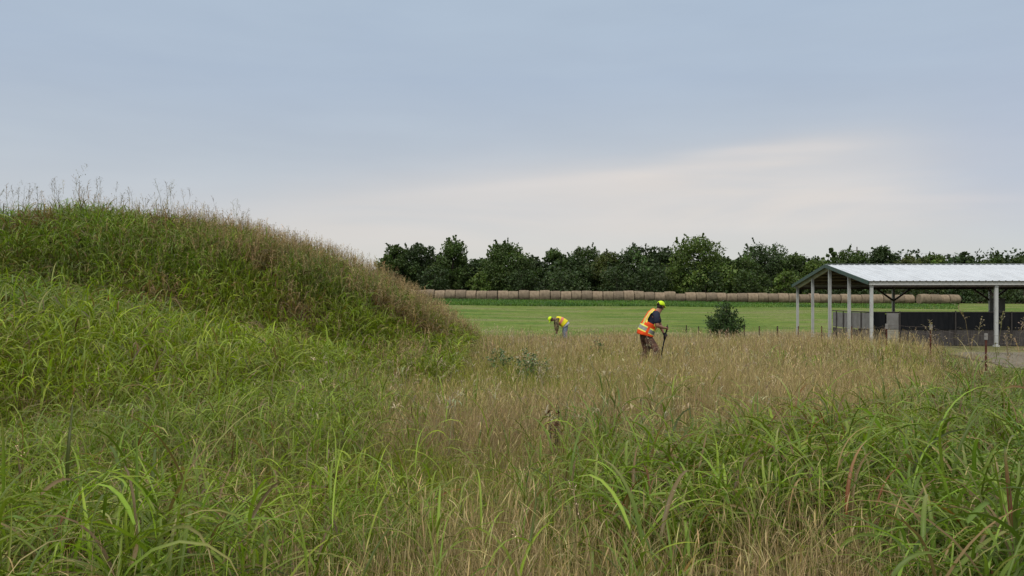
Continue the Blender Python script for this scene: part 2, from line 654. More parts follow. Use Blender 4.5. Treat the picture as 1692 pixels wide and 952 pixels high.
def broad(x, y, H, tone, leafs=6, lw=.017, LL=(.35, .65), segs=5, across=2, heap=None, lean=.15):
    """johnson-grass like plants: a stem with arching leaves off it"""
    n = len(x)
    z = T(x, y)
    base = np.stack([x, y, z - .02], -1)
    az = rng.uniform(0, 2 * np.pi, n)
    el = np.pi / 2 - np.abs(rng.normal(0, lean, n))
    bend = np.abs(rng.normal(.12, .15, n))
    stemw = lw * .32
    V, F, C, P = ribbons(base, az, el, bend, H, np.full(n, 1.0) * stemw, jit(np.asarray(tone) * np.array([1.2, 1.05, 1.1]), n, .15), 3, 2, profile='stem')
    heap.add(V, F, C)
    for k in range(leafs):
        f = np.clip(.16 + .84 * (k + rng.random(n) * .8) / leafs, 0, 1)
        i = np.minimum((f * 3).astype(int), 2)
        fr = f * 3 - i
        b = P[np.arange(n), i] * (1 - fr)[:, None] + P[np.arange(n), i + 1] * fr[:, None]
        a2 = az + k * np.pi + rng.normal(0, .7, n)
        ln = rng.uniform(*LL, n) * (1.0 - .25 * np.abs(f - .6)) * np.clip(.45 + lw / .018 * .5, .5, 1)
        c = np.minimum(jit(tone, n, .36, .05), np.asarray(tone) * 1.9)
        old = rng.random(n) < (.10 if k > 1 else .35)
        c[old] = jit(BROWN if k else (.27, .215, .105), int(old.sum()), .3, .02)
        tip = c * np.array([1.25, 1.1, .9])
        red = rng.random(n) < .012
        c[red] = jit((.17, .060, .022), int(red.sum()), .2, .02)
        dead = rng.random(n) < .15
        tip[dead] = jit(TAN, int(dead.sum()), .2, .02)
        V, F, C, _ = ribbons(b, a2, rng.normal(1.0, .28, n), rng.uniform(1.0, 2.9, n) * (.75 + .25 * rng.random(n)), ln,
                             rng.uniform(.55, 1.4, n) * lw, c, segs, across, drift=rng.normal(0, .3, n), pw=1.4, tipcol=tip,
                             twist=rng.normal(0, .5, n))
        heap.add(V, F, C)


def fine(x, y, H, c, wd, segs=4, heap=None, lean=.3, bend=(.1, .9), tip=None, twist=.8, profile='leaf'):
    n = len(x)
    base = np.stack([x, y, T(x, y) - .02], -1)
    V, F, C, P = ribbons(base, rng.uniform(0, 2 * np.pi, n), np.pi / 2 - np.abs(rng.normal(0, lean, n)), rng.uniform(*bend, n), H, wd,
                         c, segs, 2, drift=rng.normal(0, .25, n), twist=rng.normal(0, twist, n), tipcol=tip, profile=profile)
    heap.add(V, F, C)
    return P


def panicle(P, Hh, wscale, c, heap, nb=10, tilt=.25):
    """open airy seed head at points P (n,3), height Hh"""
    n = len(P)
    az0 = rng.uniform(0, 2 * np.pi, n)
    el = np.pi / 2 - np.abs(rng.normal(0, tilt, n))
    V, F, C, Q = ribbons(P, az0, el, rng.uniform(0, .5, n), Hh, .0035 * wscale, c, 3, 2, profile='stem')
    heap.add(V, F, C)
    for k in range(nb):
        f = np.clip((k + rng.random(n)) / nb, 0, .98)
        i = np.minimum((f * 3).astype(int), 2)
        fr = f * 3 - i
        b = Q[np.arange(n), i] * (1 - fr)[:, None] + Q[np.arange(n), i + 1] * fr[:, None]
        ln = Hh * (.42 - .30 * f) * rng.uniform(.6, 1.3, n)
        a = rng.uniform(0, 2 * np.pi, n)
        cc = c * np.exp(rng.normal(0, .2, (n, 1)))
        V, F, C, B = ribbons(b, a, rng.normal(.85, .2, n), rng.uniform(0, .8, n), ln, .0028 * wscale, cc, 2, 2, profile='stem')
        heap.add(V, F, C)
        for q in (1, 2):
            V, F, C, _ = ribbons(B[:, q], a + rng.normal(0, .8, n), rng.normal(.3, .5, n), rng.uniform(0, 1, n), Hh * .09 * rng.uniform(.6, 1.4, n),
                                 .007 * wscale, cc * 1.1, 2, 2, profile='grain')
            heap.add(V, F, C)


# ---- undergrowth everywhere (short tangle of old and new blades)
under = Heap()
for n, y0, y1, p, wd in ((70000, 2.6, 12, .3, .006), (90000, 12, 44, .5, .013)):
    x, y = spots(n, y0, y1, p)
    k = ~keep_out(x, y)
    x, y = x[k], y[k]
    W = zones(x, y)
    m = len(x)
    pick = (rng.random(m)[:, None] > np.cumsum(W, 1)).sum(1).clip(0, 2)
    cc = np.array([G_MID, (.15, .18, .045), (.25, .18, .10)])[pick]
    cc = np.where((rng.random(m) < .35)[:, None], np.array([BROWN]), cc)
    fine(x, y, rng.uniform(.15, .5, m) * (1 - .35 * (y > 12)) * hf(x, y), jit(cc, m, .3), np.full(m, wd) * rng.uniform(.6, 1.4, m), 3, under, .65, (.2, 1.6))
tag(under.build('undergrowth', m_dry), 'low tangle of old brown and green blades under the taller grass', 'grass', kind='stuff')

# ---- tan, dry stems
dry = Heap()
for n, y0, y1, p, wd, H0 in ((60000, 2.7, 7, .3, .0030, .66), (120000, 7, 18, .6, .0045, .58), (120000, 18, 41.5, .5, .010, .58)):
    x, y = spots(n, y0, y1, p)
    k = ~keep_out(x, y) & ~on_mound(x, y)
    W = zones(x, y)[:, 2]
    k &= rng.random(n) < np.maximum(W, .04 + .5 * (y > 24))
    x, y = x[k], y[k]
    m = len(x)
    pk = vnoise(x, y, 2.5, 21)[:, None]
    cc = np.array([TAN]) * pk + np.array([PINK]) * (1 - pk)
    H = H0 * rng.uniform(.45, 1.2, m) * (.75 + .45 * vnoise(x, y, .6, 22)) * hf(x, y) * (1 - .5 * (y > 16) * (.62 - vnoise(x, y, 2.6, 23))) * (1 + .18 * (y > 23) * sstep(.26, .33, x / y))
    c = jit(cc, m, .28, .05)
    P = fine(x, y, H, c, wd * rng.uniform(.6, 1.4, m), 4, dry, .20 + .05 * (y0 < 7), (.0, .55), c * 1.15, .8, 'stem')
    # a narrow seed spike on a third of them
    j = rng.random(m) < (.30 if y0 < 7 else .22)
    q = P[j][:, -1]
    mm_ = len(q)
    V, F, C, _ = ribbons(q, rng.uniform(0, 6.28, mm_), rng.normal(1.1, .3, mm_), rng.uniform(.1, 1.4, mm_), rng.uniform(.05, .14, mm_),
                         wd * rng.uniform(1.1, 1.9, mm_), jit(np.array(TAN) * 1.1, mm_, .2), 3, 2, profile='grain')
    dry.add(V, F, C)
    # loose dry leaves on the stems
    j = rng.random(m) < .55
    q = P[j][:, 2]
    mm_ = len(q)
    V, F, C, _ = ribbons(q, rng.uniform(0, 6.28, mm_), rng.normal(.9, .3, mm_), rng.uniform(.5, 2.6, mm_), rng.uniform(.10, .30, mm_),
                         wd * rng.uniform(1.0, 2.0, mm_), jit(cc[j] * .85, mm_, .3), 4, 2, drift=rng.normal(0, .6, mm_))
    dry.add(V, F, C)
tag(dry.build('dry_grass', m_dry), 'dry tan grass stems with thin seed spikes across the middle of the meadow', 'grass', kind='stuff')

# ---- fine yellow-green grass
lush = Heap()
for n, y0, y1, p, wd, H0 in ((46000, 2.7, 8, .3, .0050, .58), (80000, 8, 20, .6, .008, .60), (75000, 20, 42, .6, .014, .60)):
    x, y = spots(n, y0, y1, p)
    k = ~keep_out(x, y) & ~on_mound(x, y)
    W = zones(x, y)
    k &= rng.random(n) < np.maximum(W[:, 1], .22 * W[:, 2] + .4 * W[:, 0])
    x, y = x[k], y[k]
    m = len(x)
    pk = vnoise(x, y, 1.7, 25)[:, None]
    cc = np.array([G_YEL]) * pk + np.array([G_MID]) * (1 - pk)
    c = jit(cc, m, .25)
    fine(x, y, H0 * rng.uniform(.6, 1.25, m) * hf(x, y), c, wd * rng.uniform(.6, 1.4, m), 5, lush, .32, (.3, 1.7), c * np.array([1.3, 1.1, .9]), .6)
tag(lush.build('fine_grass', m_blade), 'fine yellow green grass filling the hollow between the taller clumps', 'grass', kind='stuff')

# ---- broad green grass on the flat
bg = Heap()
for n, y0, y1, p, H0, lw, lf, sg, ac in ((2700, 2.75, 5.5, .4, .72, .020, 8, 7, 3), (11000, 5.5, 11, .6, .60, .019, 7, 5, 2), (8000, 11, 24, .7, .46, .023, 5, 4, 2)):
    x, y = spots(n, y0, y1, p)
    k = ~keep_out(x, y) & ~on_mound(x, y) & ~shelf(x, y)
    W = zones(x, y)
    k &= rng.random(n) < W[:, 0] * 1.1
    k &= ~((np.abs(x / y - .17) < .12) & (y > 11))
    x, y = x[k], y[k]
    m = len(x)
    pk = vnoise(x, y, 2.0, 31)[:, None]
    tone = np.array([G_BLUE]) * pk + np.array([G_MID]) * (1 - pk)
    lf_ = (sstep(.05, -.12, x / y) * (.35 + .65 * vnoise(x, y, 1.4, 35)) * sstep(3.6, 5.0, y))[:, None]
    tone = tone * (1 - lf_) + np.array([(.175, .235, .022)]) * lf_
    big = sstep(.05, .2, x / y) + sstep(-.30, -.42, x / y) * sstep(5.2, 4.2, y) * .8
    lwv = lw * (.66 + .34 * np.clip(big, 0, 1))
    broad(x, y, H0 * rng.uniform(.6, 1.15, m) * (.75 + .5 * vnoise(x, y, .8, 32)) * hf(x, y), tone, lf, lwv, (.28, .72), sg, ac, bg, .22)
tag(bg.build('broadleaf_grass', m_blade), 'broad green arching blades growing in clumps on the flat ground', 'grass', kind='stuff')

# ---- the near shelf: bright green
sh = Heap()
x, y = spots(15000, 6.5, 16, .8, 2.0)
k = shelf(x, y)
x, y = x[k], y[k]
m = len(x)
pk = (.25 + .75 * sstep(.25, .7, vnoise(x, y, 1.8, 41)))[:, None]
tone = np.array([G_BRIGHT]) * pk + np.array([G_BLUE]) * (1 - pk) * 1.05
broad(x, y, rng.uniform(.45, .95, m), tone, 6, .021, (.30, .6), 4, 2, sh)
tag(sh.build('bank_grass', m_blade), 'bright green long bladed grass on the low bank at the left, before the mound', 'grass', kind='stuff')

# ---- the mound: dark green body, brown seed haze on ridge and right shoulder
mo = Heap()
x = rng.uniform(-23, 1.2, 40000)
y = rng.uniform(13.8, 27, 40000)
k = on_mound(x, y) & (x > -.72 * y - 2)
x, y = x[k], y[k]
m = len(x)
zr = (T(x, y) - .0) / np.maximum(np.interp(x, MX, MZ), .3)
rightlow = sstep(-7, -2.5, x)
pk = vnoise(x, y, 1.5, 51)[:, None]
pk = pk * .8
tone = np.array([G_BLUE]) * 1.12 * pk + np.array([G_MID]) * 1.12 * (1 - pk)
low = np.maximum(sstep(.80, .45, zr + .3 * (vnoise(x, y, 1.2, 57) - .5)) * (.45 + .55 * sstep(-9.5, -5.5, x)), sstep(-3.6, -1.8, x))[:, None]
tone = tone * (1 - low) + np.array([G_BRIGHT]) * .88 * low
brn = (vnoise(x, y, 1.3, 52) > .64) & (zr > .3)
drk = (vnoise(x * .6, y * 1.6, 1.5, 54) > .58) & (x > -13) & (zr < .8)
tone[drk & (low[:, 0] < .5)] *= .66
tone[brn] = np.array(BROWN) * 1.1
broad(x, y, rng.uniform(.35, .85, m) * (1 - .35 * sstep(-5, -1, x)), tone, 5, .026, (.28, .55), 4, 2, mo)
tag(mo.build('mound_grass', m_blade), 'dark green rank grass covering the earth mound', 'grass', kind='stuff')

se = Heap()
x = rng.uniform(-23, 1.0, 26000)
y = rng.uniform(14.5, 26, 26000)
zr = T(x, y) / np.maximum(np.interp(x, MX, MZ), .3)
k = on_mound(x, y) & (x > -.72 * y - 2)
prob = .04 + .9 * sstep(-10.5, -5.5, x) * sstep(.55, .85, zr) * sstep(-.6, -2.0, x) * .95 + .2 * sstep(.8, 1, zr) * (x < -2) + .35 * (vnoise(x, y, 1.3, 52) > .66)
k &= rng.random(26000) < prob * np.where(x < -9, .35, .8)
x, y = x[k], y[k]
m = len(x)
H = rng.uniform(.5, .95, m) * (1 - .3 * sstep(-5, -1, x))
sc_ = np.array([.305, .235, .120])
c = jit(sc_, m, .25, .06)
P = fine(x, y, H, c * np.array([.8, 1.0, .7]), np.full(m, .008), 3, se, .16, (0, .4), None, .5, 'stem')
panicle(P[:, -1], rng.uniform(.22, .40, m), rng.uniform(1.5, 2.5, m), c, se, 9)
# a few much taller stalks on the left crest
x = np.concatenate([rng.uniform(-14.5, -6, 42), rng.choice(rng.uniform(-14.0, -8.6, 9), 58) + rng.normal(0, .16, 58)])
y = rng.uniform(18.5, 22, 100)
m = 100
c = jit((.20, .17, .10), m, .2)
P = fine(x, y, rng.uniform(.7, 1.4, m), jit((.11, .15, .06), m, .2), np.full(m, .013), 4, se, .14, (0, .45), None, .3, 'stem')
panicle(P[:, -1], rng.uniform(.25, .50, m), rng.uniform(1.6, 2.6, m), c, se, 12, .25)
tag(se.build('seed_heads', m_fluff), 'airy brown seed heads standing over the crest and right shoulder of the mound', 'grass', kind='stuff')

# ---- seed heads scattered over the flat
sf = Heap()
x, y = spots(2600, 3.2, 36, .9)
k = ~keep_out(x, y) & ~on_mound(x, y) & (hf(x, y) > .8) & (rng.random(2600) < .25 + .75 * (zones(x, y)[:, 2] > .4))
x, y = x[k], y[k]
m = len(x)
ws = .5 + y * .09
c = jit((.42, .34, .22), m, .25)
P = fine(x, y, rng.uniform(.5, .85, m), c * .8, .004 * ws, 4, sf, .12, (0, .6), None, .4, 'stem')
panicle(P[:, -1], rng.uniform(.09, .2, m), ws * .9, c, sf, 7, .5)
# pale drooping plumes half way to the workers
x, y = spots(520, 7.0, 24, .3, 0, .35)
k = ~keep_out(x, y) & ~on_mound(x, y) & ((x - .3) / 3.2 < 1.5)
x, y = x[k], y[k]
m = len(x)
c = jit((.34, .30, .19), m, .2)
P = fine(x, y, rng.uniform(.55, .8, m), c * .7, np.full(m, .008), 4, sf, .14, (.1, .7), None, .4, 'stem')
for q in range(5):
    V, F, C, _ = ribbons(P[:, -1], rng.uniform(0, 6.28, m), rng.normal(.9, .35, m), rng.uniform(1.0, 2.6, m), rng.uniform(.06, .14, m), np.full(m, .013),
                         c, 4, 2, profile='grain')
    sf.add(V, F, C)
tag(sf.build('meadow_seed_heads', m_fluff), 'pale seed heads scattered over the tan meadow', 'grass', kind='stuff')

# ---- hay-field stubble blades and the taller uncut strip before the bales
ROW_A = (-17.0, 116.5)
ROW_B = (64.0, 114.5)
st = Heap()
x = rng.uniform(-34, 78, 420000)
y = 41 + 72 * rng.random(420000) ** .95
k = (np.abs(x / y - .0) < .72) & ~((x > 14.5) & (y < 53))
x, y = x[k], y[k]
m = len(x)
pk = np.clip(1.5 * vnoise(x, y * 2.5, 14, 61) - .45 + .55 * sstep(14, 30, x) * sstep(52, 62, y), 0, 1)[:, None]
cc = np.array([(.105, .170, .020)]) * (1 - pk) + np.array([(.175, .185, .060)]) * pk
fine(x, y, rng.uniform(.05, .11, m), jit(cc * 1.15, m, .2, .04), .010 + y * .0003, 2, st, 1.0, (-.4, .8))
tag(st.build('field_grass', m_blade), 'short mown green grass of the hay field', 'grass', kind='stuff')
us = Heap()
x = rng.uniform(-40, 76, 90000)
dy_ = rng.random(90000)
y = 95 + 19 * dy_ + 4 * vnoise(x, x * 0, 9, 63)
k = (x / y < .56) & (rng.random(90000) < np.clip(1.25 - sstep(22, 40, x) * .8, 0, 1))
k &= y < 114.6
x, y = x[k], y[k]
m = len(x)
c = jit(np.array([(.050, .115, .022)]) + np.array([(.07, .08, .012)]) * vnoise(x, y, 3, 67)[:, None] ** 2, m, .25)
fine(x, y, rng.uniform(.25, .62, m) * (1 - .45 * sstep(18, 34, x)), c, np.full(m, .10), 3, us, .35, (.3, 1.5), c * 1.3)
x, y = rng.uniform(-10, 42, 26000), 0
y = 41 + 3.5 * rng.random(26000) ** 1.6
k = x < 13
x, y = x[k], y[k]
m = len(x)
fine(x, y, rng.uniform(.2, .5, m), jit((.11, .16, .04), m, .3), np.full(m, .03), 3, us, .3, (.2, 1.4))
x = rng.uniform(-8, 13, 5000)
y = 41 + 14 * rng.random(5000) ** 2
k = vnoise(x, y, 1.4, 83) > .5
x, y = x[k], y[k]
m = len(x)
fine(x, y, rng.uniform(.2, .55, m), jit((.20, .21, .07), m, .3), np.full(m, .022), 3, us, .3, (.2, 1.4))
tag(us.build('uncut_grass', m_blade), 'darker uncut strip of grass in front of the row of hay bales', 'grass', kind='stuff')

# ---- lawn and gravel fringe right of the fence
lw_ = Heap()
x = rng.uniform(12.9, 34, 36000)
y = rng.uniform(19.8, 45, 36000)
on_gr = (x > 14.3) & (y > 20.5) & (y < 27.8) & (x > 14.3 + np.maximum(0, y - 26) * .35)
k = ~on_gr | (rng.random(36000) < .05 + .6 * (vnoise(x, y, 1.1, 69) > .62))
x, y = x[k], y[k]
m = len(x)
pk = vnoise(x, y, 1.6, 65)[:, None]
cc = np.array([(.12, .15, .05)]) * (1 - pk) + np.array([(.24, .19, .10)]) * pk
fine(x, y, rng.uniform(.04, .13, m) + .1 * (y < 26.5), jit(cc, m, .2), np.full(m, .02), 2, lw_, .5, (.2, 1.2))
tag(lw_.build('lawn_grass', m_dry), 'short worn olive grass around the gravel in front of the shed', 'grass', kind='stuff')

# ------------------------------------------------------------------ trees
m_bark = material('bark', (.060, .048, .036), .95, .1, noise=(.12, .10, .08), scale=6, detail=6, bump=.6)
m_leaf = leaf_material('tree_leaf', .55, .3, .22, (1.1, 1.2, .5))


def scatter_quads(P, size, colr, heap, aspect=.7):
    """one small leaf-clump face per point, turned at random, bent along its middle"""
    n = len(P)
    a = rng.normal(size=(n, 3))
    a /= np.linalg.norm(a, axis=1, keepdims=True)
    b = np.cross(a, rng.normal(size=(n, 3)))
    b /= np.linalg.norm(b, axis=1, keepdims=True)
    c = np.cross(a, b)
    s = size[:, None]
    V = np.stack([P - a * s, P + b * s * aspect + c * s * .18, P + a * s, P - b * s * aspect + c * s * .18], 1).reshape(-1, 3)
    F = np.arange(n * 4).reshape(-1, 4)
    heap.add(V, F, np.repeat(colr, 4, 0))


def limbs(mb, base, top, rad, spread, nb, h0=.25):
    pts = [Vector(base), Vector(base).lerp(Vector(top), .35) + Vector((random.uniform(-.15, .15), random.uniform(-.15, .15), 0)),
           Vector(base).lerp(Vector(top), .7), Vector(top)]
    mb.tube(pts, [rad, rad * .72, rad * .42, rad * .12], 8)
    ends = []
    for k in range(nb):
        f = h0 + (.92 - h0) * (k + random.random()) / nb
        s = Vector(base).lerp(Vector(top), f)
        a = k * 2.4 + random.uniform(-.5, .5)
        ln = spread * random.uniform(.6, 1.05) * (1.05 - .35 * f)
        e = s + Vector((math.cos(a) * ln, math.sin(a) * ln, ln * random.uniform(.35, .9)))
        md = s.lerp(e, .5) + Vector((0, 0, -.08 * ln))
        r = rad * .42 * (1 - f * .6)
        mb.tube([s, md, e], [r, r * .6, r * .18], 6)
        ends.append(e)
    return ends


def make_tree(name, x, y, h, wd, tone, label, group, nleaf=5200, lobes=22, base=.12, leaf=.155, gap=.0, kind='round', cat='tree', up=0.0):
    z0 = float(T(x, y))
    root = empty(name, (x, y, z0 - .05))
    tag(root, label, cat, group)
    tb = MB()
    ends = limbs(tb, (0, 0, 0), (random.uniform(-.4, .4), random.uniform(-.3, .3), h * .86), max(.08, h * .022), wd * .36, 9)
    tb.build('trunk', m_bark, root, True)
    hp = Heap()
    # lobes: clumps of foliage hung through an uneven envelope
    cs, rs = [], []
    for i in range(lobes):
        f = (i + .5) / lobes
        zz = base + (1 - base) * f ** .85
        if kind == 'cone':
            env = (1 - zz) ** .8 * .95 + .05
        elif kind == 'spread':
            env = (.55 + .65 * math.sin(math.pi * min(1, zz * .95 + .12)))
        else:
            env = math.sin(math.pi * min(1, (zz * .80 + .20))) ** .55
        a = i * 2.399 + random.uniform(-.4, .4)
        rr = wd / 2 * env * random.uniform(.35, .95)
        r = random.uniform(.13, .24) * wd * (.65 + .35 * env)
        if kind == 'cone':
            r *= .6
        cs.append((math.cos(a) * rr, math.sin(a) * rr * .85, zz * h - r * .35 + random.uniform(-.2, .2)))
        rs.append(r)
    cs, rs = np.array(cs), np.array(rs)
    cs = np.vstack([cs, np.array([[e.x, e.y, min(e.z, h * .93)] for e in ends])])
    rs = np.concatenate([rs, rng.uniform(.09, .15, len(ends)) * wd])
    lt = np.exp(rng.normal(0, .20, len(rs)))
    k = rng.choice(len(rs), nleaf, p=rs ** 2 / (rs ** 2).sum())
    d = rng.normal(size=(nleaf, 3))
    d /= np.linalg.norm(d, axis=1, keepdims=True)
    rad = rs[k] * rng.uniform(.25, 1.0, nleaf) ** .55
    lump = 1 + .28 * (vnoise(d[:, 0] * 3 + k, d[:, 2] * 3 + k * .7, .9, 71) - .5) * 2
    P = cs[k] + d * (rad * lump)[:, None] * np.array([1, 1, .82])
    # stray sprigs that break the outline
    ns_ = nleaf // 9
    kk = rng.choice(len(rs), ns_)
    dd = rng.normal(size=(ns_, 3)) + np.array([0, 0, .8 + up])
    dd /= np.linalg.norm(dd, axis=1, keepdims=True)
    step = (rng.integers(0, 6, ns_) / 5 * .45 + .8)
    # sprigs share directions so that they line up as twigs
    gi = rng.integers(0, 40, ns_)
    gd = rng.normal(size=(40, 3)) + np.array([0, 0, .7 + up])
    gd /= np.linalg.norm(gd, axis=1, keepdims=True)
    gk = rng.integers(0, len(rs), 40)
    Ps = cs[gk[gi]] + gd[gi] * (rs[gk[gi]] * step)[:, None] + rng.normal(0, .05 * leaf / .17, (ns_, 3))
    P = np.vstack([P, Ps])
    C = np.concatenate([lt[k], lt[gk[gi]]])[:, None] * jit(tone, len(P), .22, .07)
    keep = P[:, 2] > .05
    P, C = P[keep], C[keep]
    scatter_quads(P, leaf * np.exp(rng.normal(0, .3, len(P))), C, hp)
    me = np_mesh('crown', np.concatenate(hp.V), np.concatenate(hp.F), np.concatenate(hp.C))
    link('crown', me, root, [m_leaf])
    return root


DK, MD, LT, OL = (.040, .066, .020), (.056, .090, .022), (.082, .125, .025), (.074, .094, .025)
TREES = [  # px, top py, width px, distance, tone, kind, label
    (652, 404, 54, 132, MD, 'round', 'leafy tree at the left end of the treeline, next to the foot of the mound'),
    (692, 401, 66, 136, DK, 'round', 'second tree from the left end of the treeline, broad and dark'),
    (746, 395, 62, 134, MD, 'round', 'tree with an upright spiky top left of the first dip in the treeline'),
    (785, 427, 50, 140, DK, 'round', 'low dark tree filling the first dip in the treeline'),
    (836, 400, 88, 133, MD, 'round', 'domed tree with a ragged left shoulder between the two dips of the left treeline'),
    (884, 424, 50, 141, DK, 'round', 'low dark tree right of the domed tree above the bent far worker'),
    (916, 410, 46, 150, MD, 'round', 'slim tree peeping over the others above the bent far worker'),
    (948, 424, 70, 138, DK, 'round', 'dark bushy tree right of the bent far worker'),
    (966, 408, 62, 154, MD, 'spread', 'flat topped tree standing behind the middle of the treeline'),
    (1004, 416, 60, 138, OL, 'round', 'olive green tree left of the big dark ones behind the hay bales'),
    (1052, 406, 84, 136, DK, 'round', 'big dark tree with a level top behind the orange vested worker'),
    (1098, 410, 58, 139, DK, 'round', 'dark tree just left of the tallest tree'),
    (1147, 389, 92, 132, LT, 'round', 'tallest tree of the treeline, paler green and rounded'),
    (1188, 421, 52, 138, MD, 'round', 'shorter tree at the right foot of the tallest tree'),
    (1228, 424, 62, 134, MD, 'round', 'mid green tree above the lone bush'),
    (1262, 404, 98, 142, DK, 'spread', 'wide dark tree with a bumpy top left of the shed roof'),
    (1312, 420, 62, 138, MD, 'round', 'round green tree just left of the shed gable'),
    (1345, 428, 50, 133, LT, 'round', 'light green tree whose crown touches the left eave of the shed'),
    (1374, 407, 20, 146, MD, 'round', 'thin tree with tufted branches sticking out over the shed apex'),
    (1406, 412, 62, 140, MD, 'spread', 'tree with an uneven top over the left end of the shed roof'),
    (1456, 404, 56, 144, DK, 'round', 'tall round tree over the left part of the shed roof'),
    (1500, 424, 66, 138, OL, 'round', 'low yellowish tree over the shed roof, right of the tall round one'),
    (1545, 420, 56, 138, LT, 'round', 'low tree with sprigs pointing up over the middle of the shed roof'),
    (1593, 413, 42, 140, DK, 'cone', 'dark pointed evergreen over the shed roof'),
    (1640, 423, 58, 142, MD, 'round', 'low ragged tree right of the pointed evergreen'),
    (1686, 421, 56, 140, MD, 'round', 'low green tree at the right end of the shed roof'),
    (1740, 418, 70, 140, DK, 'round', 'dark tree beyond the right end of the treeline'),
]
for i, (px, ty, wp, D, tone, kind, lab) in enumerate(TREES):
    x = (px - 846) / 1316 * D
    z0 = float(T(x, D))
    zt = CAMZ + (492 - ty) / 1316 * D
    up = 1.5 if px in (746, 1545, 1640, 836) else .4
    make_tree('evergreen_tree' if kind == 'cone' else 'broadleaf_tree', x, D, (zt - z0) / 1.03, wp / 1316 * D * 1.22, tone, lab,
              'trees of the treeline behind the hay bales', nleaf=int(5600 + 88 * wp), lobes=18 + wp // 6, base=.05, up=up, kind=kind)
# lower growth between the trunks
for px, ty, wp, D, tone, lab in ((716, 446, 60, 128, DK, 'dark shrub below the treeline beside the mound'), (790, 452, 40, 127, LT, 'pale green shrub under the first dip in the treeline'),
                                 (862, 446, 60, 128, DK, 'dark shrub under the domed tree'), (1018, 444, 70, 128, DK, 'dark shrub below the olive green tree'),
                                 (1076, 440, 70, 128, DK, 'dark shrub behind the orange vested worker'), (1236, 448, 60, 127, MD, 'green shrub behind the lone bush'), (1296, 446, 44, 126, LT, 'light green shrub left of the shed eave'),
                                 (930, 448, 80, 129, DK, 'dark shrub above the far worker'), (1165, 444, 60, 129, DK, 'dark shrub below the tallest tree'),
                                 (1370, 446, 90, 130, DK, 'dark shrub seen under the shed gable'), (1450, 444, 100, 130, DK, 'dark shrub seen under the left shed roof'),
                                 (1540, 446, 110, 130, DK, 'dark shrub above the last bales'), (1620, 446, 110, 128, DK, 'dark shrub right of the last bale'), (1690, 446, 110, 128, DK, 'dark shrub seen at the right under the shed roof'),
                                 (1585, 470, 60, 124, DK, 'lowest dark shrub just right of the last bale')):
    x = (px - 846) / 1316 * D
    z0 = float(T(x, D))
    zt = CAMZ + (492 - ty) / 1316 * D
    make_tree('shrub', x, D, zt - z0, wp / 1316 * D * 1.1, tone, lab, 'shrubs under the treeline', nleaf=2400, lobes=16, base=.0, up=.3, cat='shrub')
# deep wood behind, one mass
hp = Heap()
for k in range(400):
    x = rng.uniform(-24, 112)
    y = rng.uniform(146, 162)
    z0 = float(T(x, y))
    hh = rng.uniform(4.6, 7.9) * (1 if x < 56 else 1.13 if x < 74 else 1.3) if k % 4 else rng.uniform(1.5, 3)
    n = 330
    d = rng.normal(size=(n, 3))
    d /= np.linalg.norm(d, axis=1, keepdims=True)
    P = np.array([x, y, z0 + hh * .5]) + d * rng.uniform(.5, 1, (n, 1)) * np.array([2.6, 2.2, hh * .52])
    scatter_quads(P, rng.uniform(.2, .45, n), jit((.030, .052, .018), n, .25) * math.exp(rng.normal(0, .2)), hp)
me = np_mesh('woodland', np.concatenate(hp.V), np.concatenate(hp.F), np.concatenate(hp.C))
tag(link('woodland', me, None, [m_leaf]), 'dark wood closing the gaps behind the treeline', 'wood', kind='stuff')

# far utility pole with its wires beyond the trees
m_polewood = material('pole_wood', (.10, .085, .07), .9, .1)
D = 185
px_ = (1416 - 846) / 1316 * D
zt = CAMZ + (492 - 408) / 1316 * D
up_ = empty('utility_pole', (px_, D, float(T(px_, D))))
tag(up_, 'thin utility pole standing up above the trees left of the tall round tree', 'pole')
mb = MB()
hz = zt - float(T(px_, D))
mb.tube([(0, 0, -.3), (0, 0, hz)], [.17, .12], 8)
mb.build('post', m_polewood, up_)
mb = MB()
mb.box((0, .15, hz - .9), (1.8, .1, .12))
mb.build('crossarm', m_polewood, up_)
mb = MB()
pts = [(q * 4.0, 0, hz - .82 - 1.2 * math.sin(math.pi * q / 20)) for q in range(21)]
mb.tube(pts, .016, 4)
mb.build('wire', m_polewood, up_)

# ------------------------------------------------------------------ hay bales
m_hay = material('weathered_hay', (.240, .192, .132), .95, .08, noise=(.125, .095, .068), scale=1.5, detail=9, bump=.9, mix_lo=.38, mix_hi=.72,
                 stretch=(1.6, 1, 1), bscale=30)
m_hay2 = material('paler_hay', (.275, .215, .150), .95, .08, noise=(.16, .12, .082), scale=1.7, detail=9, bump=.9, mix_lo=.38, mix_hi=.72,
                  stretch=(1.6, 1, 1), bscale=30)


m_hay3 = material('darker_hay', (.200, .158, .112), .95, .08, noise=(.115, .09, .065), scale=1.3, detail=9, bump=.9, mix_lo=.38, mix_hi=.72,
                  stretch=(1.6, 1, 1), bscale=30)


